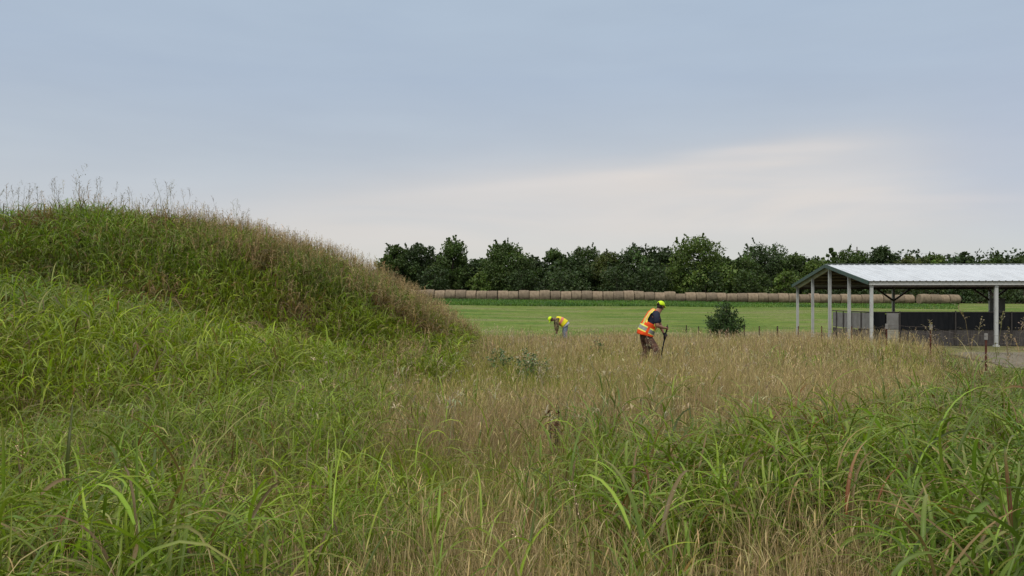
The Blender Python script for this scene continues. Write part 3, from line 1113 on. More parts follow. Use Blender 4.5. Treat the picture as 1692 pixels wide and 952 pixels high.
def bale_mesh(seed, lng=1.46, rad=.77):
    g = np.random.default_rng(seed)
    n, rings = 30, [(-.5, 0.0), (-.5, .45), (-.497, .86), (-.485, .955), (-.45, .995), (-.25, 1.0), (0, 1.012), (.25, 1.0), (.45, .995), (.485, .955), (.497, .86), (.5, .45), (.5, 0)]
    ph = g.uniform(0, 6.28, 4)
    mb = MB()
    vs, fs = [], []
    for i, (f, r) in enumerate(rings):
        for k in range(n):
            a = 2 * math.pi * k / n
            sag = 1 - .07 * max(0, -math.sin(a)) + .018 * math.sin(3 * a + ph[0]) + .012 * math.sin(7 * a + ph[1] + f * 4) + g.normal(0, .006)
            rr = rad * r * sag
            vs.append((f * lng + (g.normal(0, .008) if 0 < r < 1 else 0), rr * math.cos(a) * 1.02, rr * math.sin(a) + rad * .93))
    for i in range(len(rings) - 1):
        for k in range(n):
            fs.append((i * n + k, i * n + (k + 1) % n, (i + 1) * n + (k + 1) % n, (i + 1) * n + k))
    mb.add(vs, fs)
    # loose straw ends
    for _ in range(26):
        a = g.uniform(0, 3.14)
        x0 = g.uniform(-.48, .48) * lng
        p = Vector((x0, rad * math.cos(a), rad * math.sin(a) + rad * .93))
        d = Vector((g.normal(0, .5), math.cos(a), math.sin(a))) * g.uniform(.04, .13)
        s = Vector((.012, 0, 0)).cross(d).normalized() * .012
        mb.add([p - s, p + s, p + d], [(0, 1, 2)])
    return mb.mesh('hay_bale', smooth=False)


bale_me = [bale_mesh(100 + q) for q in range(8)]
for q, b_ in enumerate(bale_me):
    b_.materials.append((m_hay, m_hay2, m_hay3, m_hay, m_hay3, m_hay2, m_hay, m_hay3)[q])
ordn = ['last', 'second', 'third', 'fourth', 'fifth', 'sixth', 'seventh', 'eighth', 'ninth', 'tenth', 'eleventh', 'twelfth', 'thirteenth', 'fourteenth',
        'fifteenth', 'sixteenth', 'seventeenth', 'eighteenth', 'nineteenth', 'twentieth', 'twenty-first', 'twenty-second', 'twenty-third', 'twenty-fourth',
        'twenty-fifth', 'twenty-sixth', 'twenty-seventh']


def ordw(k):
    return ordn[k] if k < len(ordn) else None


# positions from the right end to the left end of the row
Xr, step = 63.2, 1.50
nb = 54
for k in range(nb):
    x = Xr - k * step
    y = 114.6 + .9 * math.sin(k * .11) + random.uniform(-.22, .22)
    sc_z = random.uniform(.93, 1.05)
    z_off = 0
    if k in (2, 3):
        y -= 1.3
    if k in (0, 1):
        y -= .5
    if k in (26, 27):
        sc_z = .88 if k == 26 else 1.08
    if k >= 30:
        sc_z *= 1.08
    z = float(T(x, y)) - .02
    side = 'right' if k < nb / 2 else 'left'
    j = k if side == 'right' else nb - 1 - k
    px = 846 + x / y * 1316
    if px < 800:
        where = 'where the mound ends'
    elif px < 890:
        where = 'above bare green field'
    elif px < 960:
        where = 'above the bent far worker'
    elif px < 1040:
        where = 'between the two workers'
    elif px < 1130:
        where = 'beside the orange vested worker\'s cap'
    elif px < 1240:
        where = 'by the lone bush'
    elif px < 1320:
        where = 'between bush and shed'
    else:
        where = 'under the shed roof'
    if j == 0:
        lab = 'round hay bale at the very %s end of the row, %s' % (side, where)
    else:
        lab = '%s hay bale from the %s end of the row, %s' % (ordw(j), side, where)
    o = link('hay_bale', bale_me[(k * 5 + k // 3) % 8])
    o.location = (x, y, z)
    o.scale = (1.0 if k not in (27,) else 1.08, 1, sc_z * random.uniform(.98, 1.02))
    o.rotation_euler = (0, R(random.uniform(-1.2, 1.2)), R(random.uniform(-2.5, 2.5)) + (math.pi if k % 2 else 0))
    tag(o, lab, 'hay bale', 'round hay bales lined up end to end before the treeline')

# ------------------------------------------------------------------ open shed
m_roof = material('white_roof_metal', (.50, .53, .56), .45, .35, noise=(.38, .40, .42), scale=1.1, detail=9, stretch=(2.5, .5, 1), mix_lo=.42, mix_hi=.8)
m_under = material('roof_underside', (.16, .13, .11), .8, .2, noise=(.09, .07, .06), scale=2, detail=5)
m_galv = material('galvanised_steel', (.43, .44, .43), .6, .3, noise=(.25, .24, .22), scale=3.0, detail=8, mix_lo=.45, mix_hi=.8, bump=.1, stretch=(1, 1, .4))
m_green = material('green_trim', (.030, .075, .062), .5, .4, noise=(.045, .06, .05), scale=4)
m_steel = material('rusty_frame_steel', (.10, .075, .06), .8, .3, noise=(.06, .05, .045), scale=4, detail=6)
m_white = material('white_trim', (.50, .50, .48), .55, .35, noise=(.42, .40, .37), scale=2.2, detail=8, mix_lo=.5, mix_hi=.85)
m_dirt = material('post_foot_rust', (.13, .06, .035), .9, .1)
GZ = -.64
shed = empty('open_shed', (17.15, 38.0, GZ), R(-2.5))
tag(shed, 'open sided steel shed with a white metal gable roof and green rake trim', 'shed')
DEP, LEN, BAY = 11.2, 23.4, 5.8
EZ, RZ = 3.17, 4.15


def roof_z(y):
    return EZ + (RZ - EZ) * (1 - abs(y - DEP / 2) / (DEP / 2))


def roof_slope(y0, y1):
    xs, zs = [], []
    x = -.22
    while x < LEN + .2:
        for dx_, dz_ in ((0, 0), (.20, 0), (.22, .024), (.27, .024), (.29, 0)):
            xs.append(x + dx_)
            zs.append(dz_)
        x += .305
    mb = MB()
    n = len(xs)
    za, zb = roof_z(y0) , roof_z(y1)
    ext = .22 / (DEP / 2) * (RZ - EZ)
    ya = y0 - .22 if y0 < DEP / 2 else y0 + .22
    rows = [(ya, za - ext), ((ya + y1) / 2, (za - ext + zb) / 2), (y1, zb)]
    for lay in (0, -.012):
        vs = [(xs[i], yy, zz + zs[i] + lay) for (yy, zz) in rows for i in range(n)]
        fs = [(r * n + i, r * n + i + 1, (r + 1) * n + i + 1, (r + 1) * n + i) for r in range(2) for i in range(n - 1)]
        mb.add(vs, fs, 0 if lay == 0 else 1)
    return mb


for a, b_ in ((0, DEP / 2), (DEP, DEP / 2)):
    mb = roof_slope(a, b_)
    me = mb.mesh('roof_sheet', recalc=False)
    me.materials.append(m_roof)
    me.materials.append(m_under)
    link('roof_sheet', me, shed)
mb = MB()
for s in (-1, 1):
    mb.beam((-.25, DEP / 2 + s * .10, RZ + .018), (LEN + .25, DEP / 2 + s * .10, RZ + .018), .20, .012)
mb.build('ridge_cap', m_roof, shed)
# fascias under the eaves
for y_ in (-.10, DEP + .10):
    mb = MB()
    mb.box((LEN / 2, y_, EZ - .135), (LEN + .3, .05, .19))
    mb.build('fascia', m_white, shed)
# green rake trim at both gable ends
for xg in (-.26, LEN + .26):
    for a, b_ in ((-.26, DEP / 2), (DEP + .26, DEP / 2)):
        mb = MB()
        mb.beam((xg, a, roof_z(a) - .07 if 0 <= a <= DEP else EZ - .045 - .07), (xg, b_, RZ - .07), .045, .19)
        mb.build('rake_trim', m_green, shed)


def post(x, y, top, wd=.17, foot=True):
    wd *= .62
    mb = MB()
    mb.box((x, y, top / 2), (wd, wd * .9, top))
    for s in (-1, 1):
        mb.box((x + s * (wd / 2 + .008), y, top / 2), (.016, wd * .98, top - .04))
    mb.box((x, y, top - .09), (wd + .07, wd + .05, .015))
    o = mb.build('post', m_galv, shed)
    fb = MB()
    fb.box((x, y, .04), (wd + .1, wd + .1, .10))
    fb.build('footing', m_white, o)
    return o


for yy in (0, DEP * .25, DEP * .5, DEP * .75, DEP):
    post(0, yy, roof_z(yy) - .16 - (.05 if yy in (0, DEP) else 0), .19 if yy == DEP / 2 else .17)
for k in (1, 2, 3, 4):
    for yy in (0, DEP):
        post(BAY * k, yy, EZ - .22, .19)
mb = MB()
mb.box((BAY * 2, DEP * .93, 1.2), (.9, .03, 2.2))
o = mb.build('loose_panel', m_galv, shed)
tag(o, 'pale upright metal sheet leaning on a far post')
# rafters, purlins, eave beams, knee braces
for k in range(5):
    x = BAY * k
    for a in (0, DEP):
        mb = MB()
        mb.beam((x + (.03 if k == 0 else 0), a, EZ - .155), (x + (.03 if k == 0 else 0), DEP / 2, RZ - .155), .10, .20)
        mb.build('rafter', m_galv if k == 0 else m_steel, shed)
    if k:
        mb = MB()
        mb.beam((x, 0.1, EZ - .22), (x, DEP - .1, EZ - .22), .07, .10)
        for f in (.25, .5, .75):
            mb.beam((x, DEP * f, EZ - .2), (x, DEP * f, roof_z(DEP * f) - .2), .05, .05)
        mb.build('truss_tie', m_steel, shed)
for q in range(1, 12):
    yy = DEP * q / 12
    if q == 6:
        continue
    mb = MB()
    mb.box((LEN / 2, yy, roof_z(yy) - .055), (LEN, .06, .07))
    mb.build('purlin', m_steel, shed)
for yy in (0, DEP):
    mb = MB()
    mb.box((LEN / 2, yy, EZ - .26), (LEN, .09, .12))
    mb.build('eave_beam', m_steel, shed)
for k in (1, 2, 3, 4):
    for s in (-1, 1):
        mb = MB()
        mb.beam((BAY * k, DEP - .02, 2.15), (BAY * k + s * 1.0, DEP - .02, EZ - .3), .08, .10)
        mb.build('knee_brace', m_steel, shed)
    mb = MB()
    mb.beam((BAY * k, .1, 2.35), (BAY * k, .95, EZ - .2), .06, .08)
    mb.build('knee_brace', m_steel, shed)

# pen walls inside the shed
m_black = material('black_sheeting', (.008, .009, .011), .8, .12, noise=(.018, .018, .02), scale=2.2, detail=7, stretch=(3, 3, .5), mix_lo=.45, mix_hi=.8, bump=.3)
m_gboard = material('weathered_grey_boards', (.085, .078, .074), .9, .12, noise=(.045, .040, .038), scale=3, detail=8, stretch=(6, 6, .7), bump=.4)
m_gpanel = material('pale_grey_panel', (.20, .195, .19), .85, .2, noise=(.14, .135, .125), scale=3, detail=8)
m_cream = material('cream_panel', (.33, .32, .26), .85, .2, noise=(.24, .22, .17), scale=3, detail=8)
m_tanb = material('tan_boards', (.19, .16, .125), .9, .1, noise=(.12, .10, .08), scale=3, detail=8, stretch=(6, 6, .7))
m_pipe = material('dark_pipe', (.035, .030, .028), .6, .4)
cR, sR = math.cos(R(-2.5)), math.sin(R(-2.5))


def shed_w(x, y):
    return (17.15 + x * cR - y * sR, 38 + x * sR + y * cR, GZ)


fw = empty('pen_wall', shed_w(0.1, .45), R(-2.5))
tag(fw, 'black sheeting over grey boards forming the long pen wall along the shed front', 'pen wall')
mb = MB()
mb.tube([(0, 0, 1.64), (LEN - .4, 0, 1.64)], .028, 8)
mb.build('top_rail', m_pipe, fw)


def panel(par, nm, mat, x0, x1, z0, z1, y=0.0, th=.03, lab=None, ax='x', tilt=0):
    mb = MB()
    g = .008
    if ax == 'x':
        mb.box(((x0 + x1) / 2, y, (z0 + z1) / 2), (x1 - x0 - g, th, z1 - z0 - g))
    else:
        mb.box((y, (x0 + x1) / 2, (z0 + z1) / 2), (th, x1 - x0 - g, z1 - z0 - g))
    o = mb.build(nm, mat, par)
    if lab:
        o['label'] = lab
    return o


panel(fw, 'upper_sheet', m_black, .02, .72, .62, 1.60)
panel(fw, 'lower_board', m_gboard, .02, .72, .02, .60, .01, lab='short dark board left of the pale panel')
panel(fw, 'door_panel', m_gpanel, .78, 1.35, .83, 1.60, -.03, lab='pale grey upper door panel')
panel(fw, 'door_panel', m_cream, .78, 1.35, .03, .81, -.03, lab='cream lower door panel')
xx = 1.42
k = 0
while xx < LEN - 1:
    wd_ = 2.3 + .35 * math.sin(k * 2.1)
    panel(fw, 'upper_sheet', m_black, xx, xx + wd_, .80 + .02 * math.sin(k), 1.60 + .008 * math.sin(k * 3), 0.0)
    z_ = xx
    panel(fw, 'lower_board', m_gboard, xx, xx + wd_ * .5, .03, .83, .035)
    panel(fw, 'lower_board', m_gboard, xx + wd_ * .5, xx + wd_, .03, .82, .045)
    xx += wd_
    k += 1
for q in range(9):
    x = 1.40 + q * 2.62
    mb = MB()
    mb.tube([(x, -.06, 0), (x, -.06, 1.68 + .03 * (q % 2))], .035, 8)
    mb.build('pen_post', m_pipe, fw)
ew = empty('pen_wall', shed_w(.14, .5), R(-2.5))
tag(ew, 'short pen wall of pale grey panels over tan boards under the left gable', 'pen wall')
mb = MB()
mb.tube([(0, 0, 1.64), (0, 5.1, 1.64)], .025, 8)
mb.build('top_rail', m_pipe, ew)
for a, b_, z0_, z1_, mt in ((.05, 2.9, .80, 1.60, m_gpanel), (2.95, 5.0, .78, 1.56, m_gpanel), (.05, .95, .04, .77, m_tanb), (1.0, 1.9, .04, .74, m_gboard),
                            (1.95, 3.3, .04, .77, m_tanb), (3.4, 4.3, .05, .72, m_tanb), (4.4, 5.0, .04, .74, m_gboard)):
    panel(ew, 'upper_panel' if z1_ > 1 else 'lower_board', mt, a, b_, z0_, z1_, 0, ax='y')
for q in (0.98, 3.34, 4.34):
    mb = MB()
    mb.tube([(-.06, q, 0), (-.06, q, 1.66)], .03, 8)
    mb.build('pen_post', m_pipe, ew)
bw = empty('pen_wall', shed_w(1.5, 5.6), R(-2.5))
tag(bw, 'dark cross wall of the pens deep inside the shed, hidden low behind the black sheeting', 'pen wall')
mb = MB()
mb.tube([(0, 0, 1.5), (LEN - 2, 0, 1.5)], .025, 8)
mb.build('top_rail', m_pipe, bw)
panel(bw, 'board_panel', m_gboard, 0, LEN - 2, .03, 1.45)

# ------------------------------------------------------------------ barbed wire fence
m_rust = material('rusted_post', (.115, .040, .026), .85, .2, noise=(.07, .03, .022), scale=12, detail=6)
m_tip = material('faded_post_tip', (.24, .23, .215), .8, .15)
m_wire = material('rusty_wire', (.085, .065, .055), .7, .3)
m_wood = material('old_post_wood', (.085, .068, .052), .95, .1, noise=(.05, .04, .03), scale=6)
fence = empty('barbed_wire_fence', (13.1, 19, float(T(13.1, 19))))
tag(fence, 'rusty barbed wire fence on steel posts between the meadow and the shed yard', 'fence')
f0 = Vector(fence.location)
spots_ = [(13.1, 19.0, 1.15, 0)] + [(13.09 + .04 * k, 22.0 + 3.0 * k, 1.06 + .05 * math.sin(k * 2.2), 1 if k < 3 else 0) for k in range(9)]
spots_ = [(a, b_, h if b_ < 30 else max(.55, 1.7 - 47 / 1316 * b_ - float(T(a, b_))), t_) for a, b_, h, t_ in spots_]
spots_ += [(12.4, 48.6, .6, 0), (11.6, 49.5, .55, 0), (11.0, 50.3, .55, 0), (10.0, 51.4, .5, 0)]
for (x, y, h, tip) in spots_:
    z = float(T(x, y))
    p = Vector((x, y, z)) - f0
    mb = MB()
    wd = .055 if y < 40 else .075
    lean = Vector((random.uniform(-.03, .03), random.uniform(-.03, .03), 0))
    top = p + lean + Vector((0, 0, h))
    mb.beam(p - Vector((0, 0, .1)), top, wd, .012)
    mb.beam(p - Vector((0, -.018, .1)), top + Vector((0, .018, 0)), .012, wd * .8)
    for q in range(14):
        c = p.lerp(top, .15 + q * .06)
        mb.box(c - Vector((0, .012, 0)), (wd * .55, .012, .02))
    o = mb.build('post', m_rust if y < 40 else m_wood, fence)
    if tip:
        mb = MB()
        mb.box(top - Vector((0, 0, .085)), (wd + .012, .06, .18))
        mb.build('post_tip', m_tip, o)
for wz in (.28, .52, .76, .98):
    mb = MB()
    pts = []
    for a, b_ in zip(spots_[:-1], spots_[1:]):
        for q in range(4):
            f = q / 4
            x, y = a[0] + (b_[0] - a[0]) * f, a[1] + (b_[1] - a[1]) * f
            z = float(T(a[0], a[1])) * (1 - f) + float(T(b_[0], b_[1])) * f
            pts.append(Vector((x - .03, y, z + wz * (a[2] / 1.05) - .05 * math.sin(math.pi * f) * (wz > .9))) - f0)
    mb.tube(pts, .0035, 5)
    for i_ in range(0, len(pts) - 1):
        for q in range(6):
            c = pts[i_].lerp(pts[i_ + 1], (q + .5) / 6)
            mb.beam(c - Vector((.012, 0, .014)), c + Vector((.012, 0, .014)), .003, .003)
    mb.build('wire', m_wire, fence)

# ------------------------------------------------------------------ lone bush and single weeds
def leafy(name, x, y, h, wd, n, leaf, tone, label, cat, stems=9, dens=.55, tipc=None, shape=1.0):
    z0 = float(T(x, y))
    root = empty(name, (x, y, z0))
    tag(root, label, cat)
    hp, hs = Heap(), MB()
    Pn = []
    for k in range(stems):
        a = k * 2.4 + random.uniform(-.3, .3)
        f = (k + .6) / stems
        top = Vector((math.cos(a) * wd / 2 * f ** .7, math.sin(a) * wd / 2 * f ** .7, h * (1 - .50 * f ** 1.3 * shape) * random.uniform(.85, 1.02)))
        pts = [Vector((0, 0, 0)), top * .5 + Vector((top.x * .12, top.y * .12, 0)), top]
        hs.tube([(0, 0, -.03), pts[1], top], [.012 * h, .008 * h, .003 * h], 5)
        m = n // stems
        tt = rng.uniform(.12, 1.03, m)[:, None]
        c = np.array(pts[0]) * (1 - tt) ** 2 + 2 * np.array(pts[1]) * tt * (1 - tt) + np.array(top) * tt ** 2
        Pn.append(c + rng.normal(0, 1, (m, 3)) * wd * .095 * (1.25 - tt * .75))
    P = np.concatenate(Pn)
    P[:, 2] = np.abs(P[:, 2])
    hs.build('stems', m_bark, root)
    scatter_quads(P, leaf * np.exp(rng.normal(0, .25, len(P))), jit(tone, len(P), .3, .06), hp, .5)
    if tipc is not None:
        q = P[P[:, 2] > h * .62]
        scatter_quads(q + rng.normal(0, .02, q.shape), np.full(len(q), leaf * .5), jit(tipc, len(q), .2), hp, .8)
    link('foliage', np_mesh('foliage', np.concatenate(hp.V), np.concatenate(hp.F), np.concatenate(hp.C)), root, [m_leaf])
    return root


leafy('bush', 11.75, 44, 2.15, 2.35, 4600, .064, (.036, .066, .018), 'lone dark green leafy bush standing on the fence line left of the shed', 'bush', 17, shape=1.25)
leafy('leafy_weed', 2.35, 21.8, .75, .5, 260, .03, (.09, .14, .05), 'leafy weed just behind the orange vested worker\'s boots', 'weed', 5, tipc=(.3, .3, .18))
leafy('leafy_weed', .35, 15.5, .72, .85, 520, .032, (.075, .13, .045), 'larger pale headed weed clump in the meadow below the far worker', 'weed', 9, tipc=(.42, .42, .30))
leafy('leafy_weed', -.25, 17.0, .66, .7, 420, .032, (.085, .14, .05), 'pale headed weed clump in the meadow left of the far worker', 'weed', 8, tipc=(.42, .42, .30))
leafy('leafy_weed', 17.9, 35.4, .42, .42, 260, .03, (.12, .17, .06), 'small pale green weed growing in front of the pen wall', 'weed', 6, tipc=(.25, .3, .12))
leafy('dead_weed', .40, 7.4, .78, .22, 90, .022, (.10, .045, .02), 'dark brown withered weed standing in the tan grass', 'weed', 3, tipc=(.16, .08, .035), shape=.5)


def clump(name, pts, H, lw, leafs, tone, label, plume=0, LL=(.4, .75)):
    x, y = np.array([p[0] for p in pts], float), np.array([p[1] for p in pts], float)
    hp = Heap()
    o3 = (x.mean(), y.mean(), float(T(x.mean(), y.mean())))
    broad(x, y, np.array(H, float), np.repeat(np.array([tone]), len(x), 0), leafs, lw, LL, 7, 3, hp, .10)
    if plume:
        n = len(x)
        xs, ys = np.repeat(x, plume) + rng.normal(0, .14, n * plume), np.repeat(y, plume) + rng.normal(0, .14, n * plume)
        hh = np.repeat(np.array(H), plume) * rng.uniform(.9, 1.18, n * plume)
        c = jit((.26, .20, .125), n * plume, .2)
        P = fine(xs, ys, hh, c, np.full(n * plume, .0055), 4, hp, .08, (0, .5), None, .3, 'stem')
        panicle(P[:, -1], rng.uniform(.10, .2, n * plume), np.full(n * plume, 1.9), c, hp, 9, .35)
    o = hp.build(name, m_blade, None, o3)
    o.location = o3
    return tag(o, label, 'grass clump')


clump('tall_grass_clump', [(3.25, 5.3), (3.45, 5.2), (3.55, 5.6)], [1.18, 1.05, 1.1], .024, 6, (.12, .19, .045),
      'tallest green grass clump at the right edge, its blades arching before the rusty fence post', 0)
clump('dried_grass_clump', [(3.75, 6.4), (3.95, 6.6), (4.1, 6.6), (4.25, 6.9), (4.35, 6.7)], [1.22, 1.3, 1.15, 1.28, 1.2], .010, 3, (.28, .23, .13),
      'dried seeding grass stalks rising before the shed post at the right edge', 5)

# ------------------------------------------------------------------ people
m_skin = material('skin', (.30, .150, .095), .55, .35, noise=(.24, .11, .07), scale=9)
m_skin_d = material('tanned_skin', (.13, .065, .042), .55, .35)
m_orange = material('orange_vest_cloth', (.78, .085, .012), .75, .2, noise=(.60, .055, .012), scale=5, bump=1.0, bscale=6)
m_lime = material('lime_trim', (.70, .72, .13), .7, .25)
m_silver = material('reflective_tape', (.235, .245, .225), .45, .4, noise=(.17, .18, .165), scale=20)
m_navy = material('navy_cotton', (.014, .018, .034), .9, .15, noise=(.028, .032, .05), scale=5, bump=.5, bscale=8)
m_brown = material('brown_camo_trousers', (.150, .080, .056), .9, .15, noise=(.080, .048, .036), scale=9, detail=3, mix_lo=.47, mix_hi=.55, bump=.5, bscale=7)
m_neon = material('neon_cap', (.56, .78, .015), .7, .25, noise=(.48, .68, .012), scale=9)
m_blackc = material('black_cloth', (.012, .012, .013), .75, .25)
m_hair = material('dark_hair', (.018, .013, .010), .7, .3)
m_boot = material('brown_boot', (.06, .038, .024), .7, .3)
m_tool = material('black_tool', (.014, .013, .013), .5, .4)
m_steelt = material('worn_tool_steel', (.14, .12, .11), .5, .4, metallic=.6)
m_camo = material('tan_camo_shirt', (.23, .185, .095), .9, .15, noise=(.075, .070, .038), scale=11, detail=3, mix_lo=.48, mix_hi=.54)
m_yel = material('yellow_vest_cloth', (.74, .66, .02), .7, .25, noise=(.62, .55, .02), scale=5, bump=.4, bscale=9)
m_ortape = material('orange_tape', (.62, .20, .13), .6, .3)
m_jean = material('faded_jeans', (.17, .21, .27), .9, .15, noise=(.11, .14, .19), scale=7, bump=.4, bscale=8)
m_greysh = material('pale_grey_shirt', (.45, .47, .48), .9, .15)
m_eye = material('eye', (.05, .04, .035), .2, .5)


def skin(name, nodes, edges, mat, parent, root='pelvis', lv=2):
    """grow one continuous surface round a skeleton: nodes {name: (pos, radius or (rx, ry))}"""
    keys = list(nodes)
    me = bpy.data.meshes.new(name)
    me.from_pydata([nodes[k][0] for k in keys], [(keys.index(a), keys.index(b_)) for a, b_ in edges], [])
    o = bpy.data.objects.new(name, me)
    col.objects.link(o)
    md = o.modifiers.new('skin', 'SKIN')
    md.use_smooth_shade = True
    for i, k in enumerate(keys):
        r = nodes[k][1]
        me.skin_vertices[0].data[i].radius = (r, r) if isinstance(r, (int, float)) else r
        me.skin_vertices[0].data[i].use_root = (k == root)
    s = o.modifiers.new('sub', 'SUBSURF')
    s.levels = s.render_levels = lv
    dg = bpy.context.evaluated_depsgraph_get()
    nm = bpy.data.meshes.new_from_object(o.evaluated_get(dg))
    bpy.data.objects.remove(o)
    bpy.data.meshes.remove(me)
    nm.name = name
    nm.materials.clear()
    nm.materials.append(mat)
    nm.polygons.foreach_set('use_smooth', [True] * len(nm.polygons))
    r_ = bpy.data.objects.new(name, nm)
    col.objects.link(r_)
    r_.parent = parent
    return r_


V3 = Vector


def body_nodes(J, fing=None):
    n, e = {}, []
    P = J['pelvis']

    def a(k, p, r, prev=None):
        n[k] = (tuple(p), r)
        if prev:
            e.append((prev, k))
    a('pelvis', P, (.15, .12))
    a('waist', J['waist'], (.14, .115), 'pelvis')
    a('chest', J['chest'], (.155, .125), 'waist')
    a('collar', J['collar'], (.10, .085), 'chest')
    a('neck', J['neck'], .056, 'collar')
    a('skull', J['skull'], (.078, .088), 'neck')
    a('crown', J['crown'], (.070, .078), 'skull')
    fd = V3(J['face']).normalized()
    a('chin', V3(J['skull']) + fd * .055 - V3(J['up']) * .06, .042, 'skull')
    for s in ('l', 'r'):
        a('shoulder_' + s, J['shoulder_' + s], .068, 'collar')
        a('elbow_' + s, J['elbow_' + s], .050, 'shoulder_' + s)
        sh, el = V3(J['elbow_' + s]), V3(J['wrist_' + s])
        a('fore_' + s, sh.lerp(el, .3), .050, 'elbow_' + s)
        a('wrist_' + s, el, .027, 'fore_' + s)
        hd = V3(J['hand_' + s])
        a('palm_' + s, hd, (.038, .022), 'wrist_' + s)
        # five fingers curling round what the hand holds
        d = (hd - el).normalized()
        curl = V3(J['curl_' + s]).normalized()
        sp = d.cross(curl).normalized()
        for q, (off, ln) in enumerate(((-.027, .026), (-.010, .031), (.008, .029), (.025, .023))):
            b0 = hd + d * .035 + sp * off
            b1 = b0 + (d * .7 + curl * .7).normalized() * ln
            b2 = b1 + (curl * .95 - d * .2).normalized() * ln * .85
            a('f%d0' % q + s, b0, .0105, 'palm_' + s)
            a('f%d1' % q + s, b1, .0095, 'f%d0' % q + s)
            a('f%d2' % q + s, b2, .008, 'f%d1' % q + s)
        t0 = hd - sp * .034 + curl * .012
        a('t0' + s, t0, .012, 'palm_' + s)
        a('t1' + s, t0 + (d * .5 + curl * .8 - sp * .3).normalized() * .034, .010, 't0' + s)
        a('t2' + s, t0 + (d * .7 + curl * .9).normalized() * .060, .0085, 't1' + s)
        a('hip_' + s, J['hip_' + s], .095, 'pelvis')
        a('knee_' + s, J['knee_' + s], .058, 'hip_' + s)
        k, an = V3(J['knee_' + s]), V3(J['ankle_' + s])
        a('calf_' + s, k.lerp(an, .3), .056, 'knee_' + s)
        a('ankle_' + s, an, .038, 'calf_' + s)
        a('toe_' + s, J['toe_' + s], .034, 'ankle_' + s)
    return n, e


def head_bits(J, parent, body):
    f, u = V3(J['face']).normalized(), V3(J['up']).normalized()
    s = f.cross(u).normalized()
    c = V3(J['skull'])
    mb = MB()
    mb.tube([c + f * .088 + u * .012, c + f * .108 - u * .016, c + f * .112 - u * .028, c + f * .09 - u * .035], [.007, .012, .015, .006], 8)
    mb.build('nose', body.data.materials[0], parent, True)
    for q in (-1, 1):
        mb = MB()
        mb.tube([c + s * q * .078 - u * .03 - f * .005, c + s * q * .090 - f * .012, c + s * q * .090 + u * .022 - f * .014, c + s * q * .078 + u * .03 - f * .004],
                [.008, .013, .014, .007], 8)
        mb.build('ear', body.data.materials[0], parent, True)
        mb = MB()
        p = c + f * .086 + s * q * .031 + u * .012
        mb.tube([p - s * .011, p, p + s * .011], [.003, .009, .003], 8)
        mb.build('eye', m_eye, parent, True)
    mb = MB()
    p = c + f * .099 - u * .055
    mb.tube([p - s * .024 - f * .008, p, p + s * .024 - f * .008], [.003, .006, .003], 6)
    mb.build('mouth', material('lips', (.22, .07, .055), .5), parent, True)


def cap(J, parent, mat, back_hole=True):
    f, u = V3(J['face']).normalized(), V3(J['up']).normalized()
    u = (u + f * .05).normalized()
    s = f.cross(u).normalized()
    f = u.cross(s).normalized()
    c = V3(J['skull']) + u * .040 - f * .005
    root_mb = MB()
    n, m = 32, 9
    vs, fs, mi = [], [], []
    for i in range(m):
        ph = (i / (m - 1)) * math.pi / 2
        for k in range(n):
            a = 2 * math.pi * k / n
            r = math.cos(ph)
            # panel seams give a slight scallop
            r *= 1 + .010 * math.cos(6 * a)
            p = c + f * math.cos(a) * r * .113 + s * math.sin(a) * r * .098 + u * (math.sin(ph) ** .85 * .118)
            vs.append(p)
    for i in range(m - 1):
        for k in range(n):
            fs.append((i * n + k, i * n + (k + 1) % n, (i + 1) * n + (k + 1) % n, (i + 1) * n + k))
            back = abs(((k + .5) - n / 2)) < 3.1 - i * .9 and i < 3 and back_hole
            mi.append(1 if back and i >= 0 else 0)
    root_mb.add(vs, fs, mi)
    me = root_mb.mesh('cap', True)
    me.materials.append(mat)
    me.materials.append(m_hair)
    o = link('cap', me, parent)
    sol = o.modifiers.new('thick', 'SOLIDIFY')
    sol.thickness = .004
    # brim
    mb = MB()
    vs = []
    for i in range(6):
        t_ = i / 5
        for k in range(11):
            a = (k / 10 - .5) * 2.1
            q = 1 + t_ * .68 * math.cos(a * .75)
            vs.append(c + f * math.cos(a) * .112 * q + s * math.sin(a) * .098 * (1 + .1 * t_) + u * (.004 - .018 * t_ - .012 * abs(math.sin(a)) * t_))
    fs = [(i * 11 + k, i * 11 + k + 1, (i + 1) * 11 + k + 1, (i + 1) * 11 + k) for i in range(5) for k in range(10)]
    mb.add(vs, fs)
    b_ = mb.build('brim', mat, o, True)
    b_.modifiers.new('thick', 'SOLIDIFY').thickness = .005
    mb = MB()
    tp = c + u * .118
    mb.tube([tp - u * .002, tp + u * .006], [.008, .004], 8)
    mb.build('button', mat, o, True)
    # hair below the cap
    mb = MB()
    vs, fs = [], []
    for i in range(5):
        for k in range(n):
            a = 2 * math.pi * k / n
            backness = .5 - .5 * math.cos(a)
            dwn = i / 4 * .085 * min(1, backness * 1.7)
            r = 1 - .10 * (i / 4)
            vs.append(c + f * math.cos(a) * .101 * r + s * math.sin(a) * .088 * r - u * (dwn - .012))
    for i in range(4):
        for k in range(n):
            fs.append((i * n + k, i * n + (k + 1) % n, (i + 1) * n + (k + 1) % n, (i + 1) * n + k))
    mb.add(vs, fs)
    mb.build('hair', m_hair, parent, True).modifiers.new('thick', 'SOLIDIFY').thickness = .006
    return o


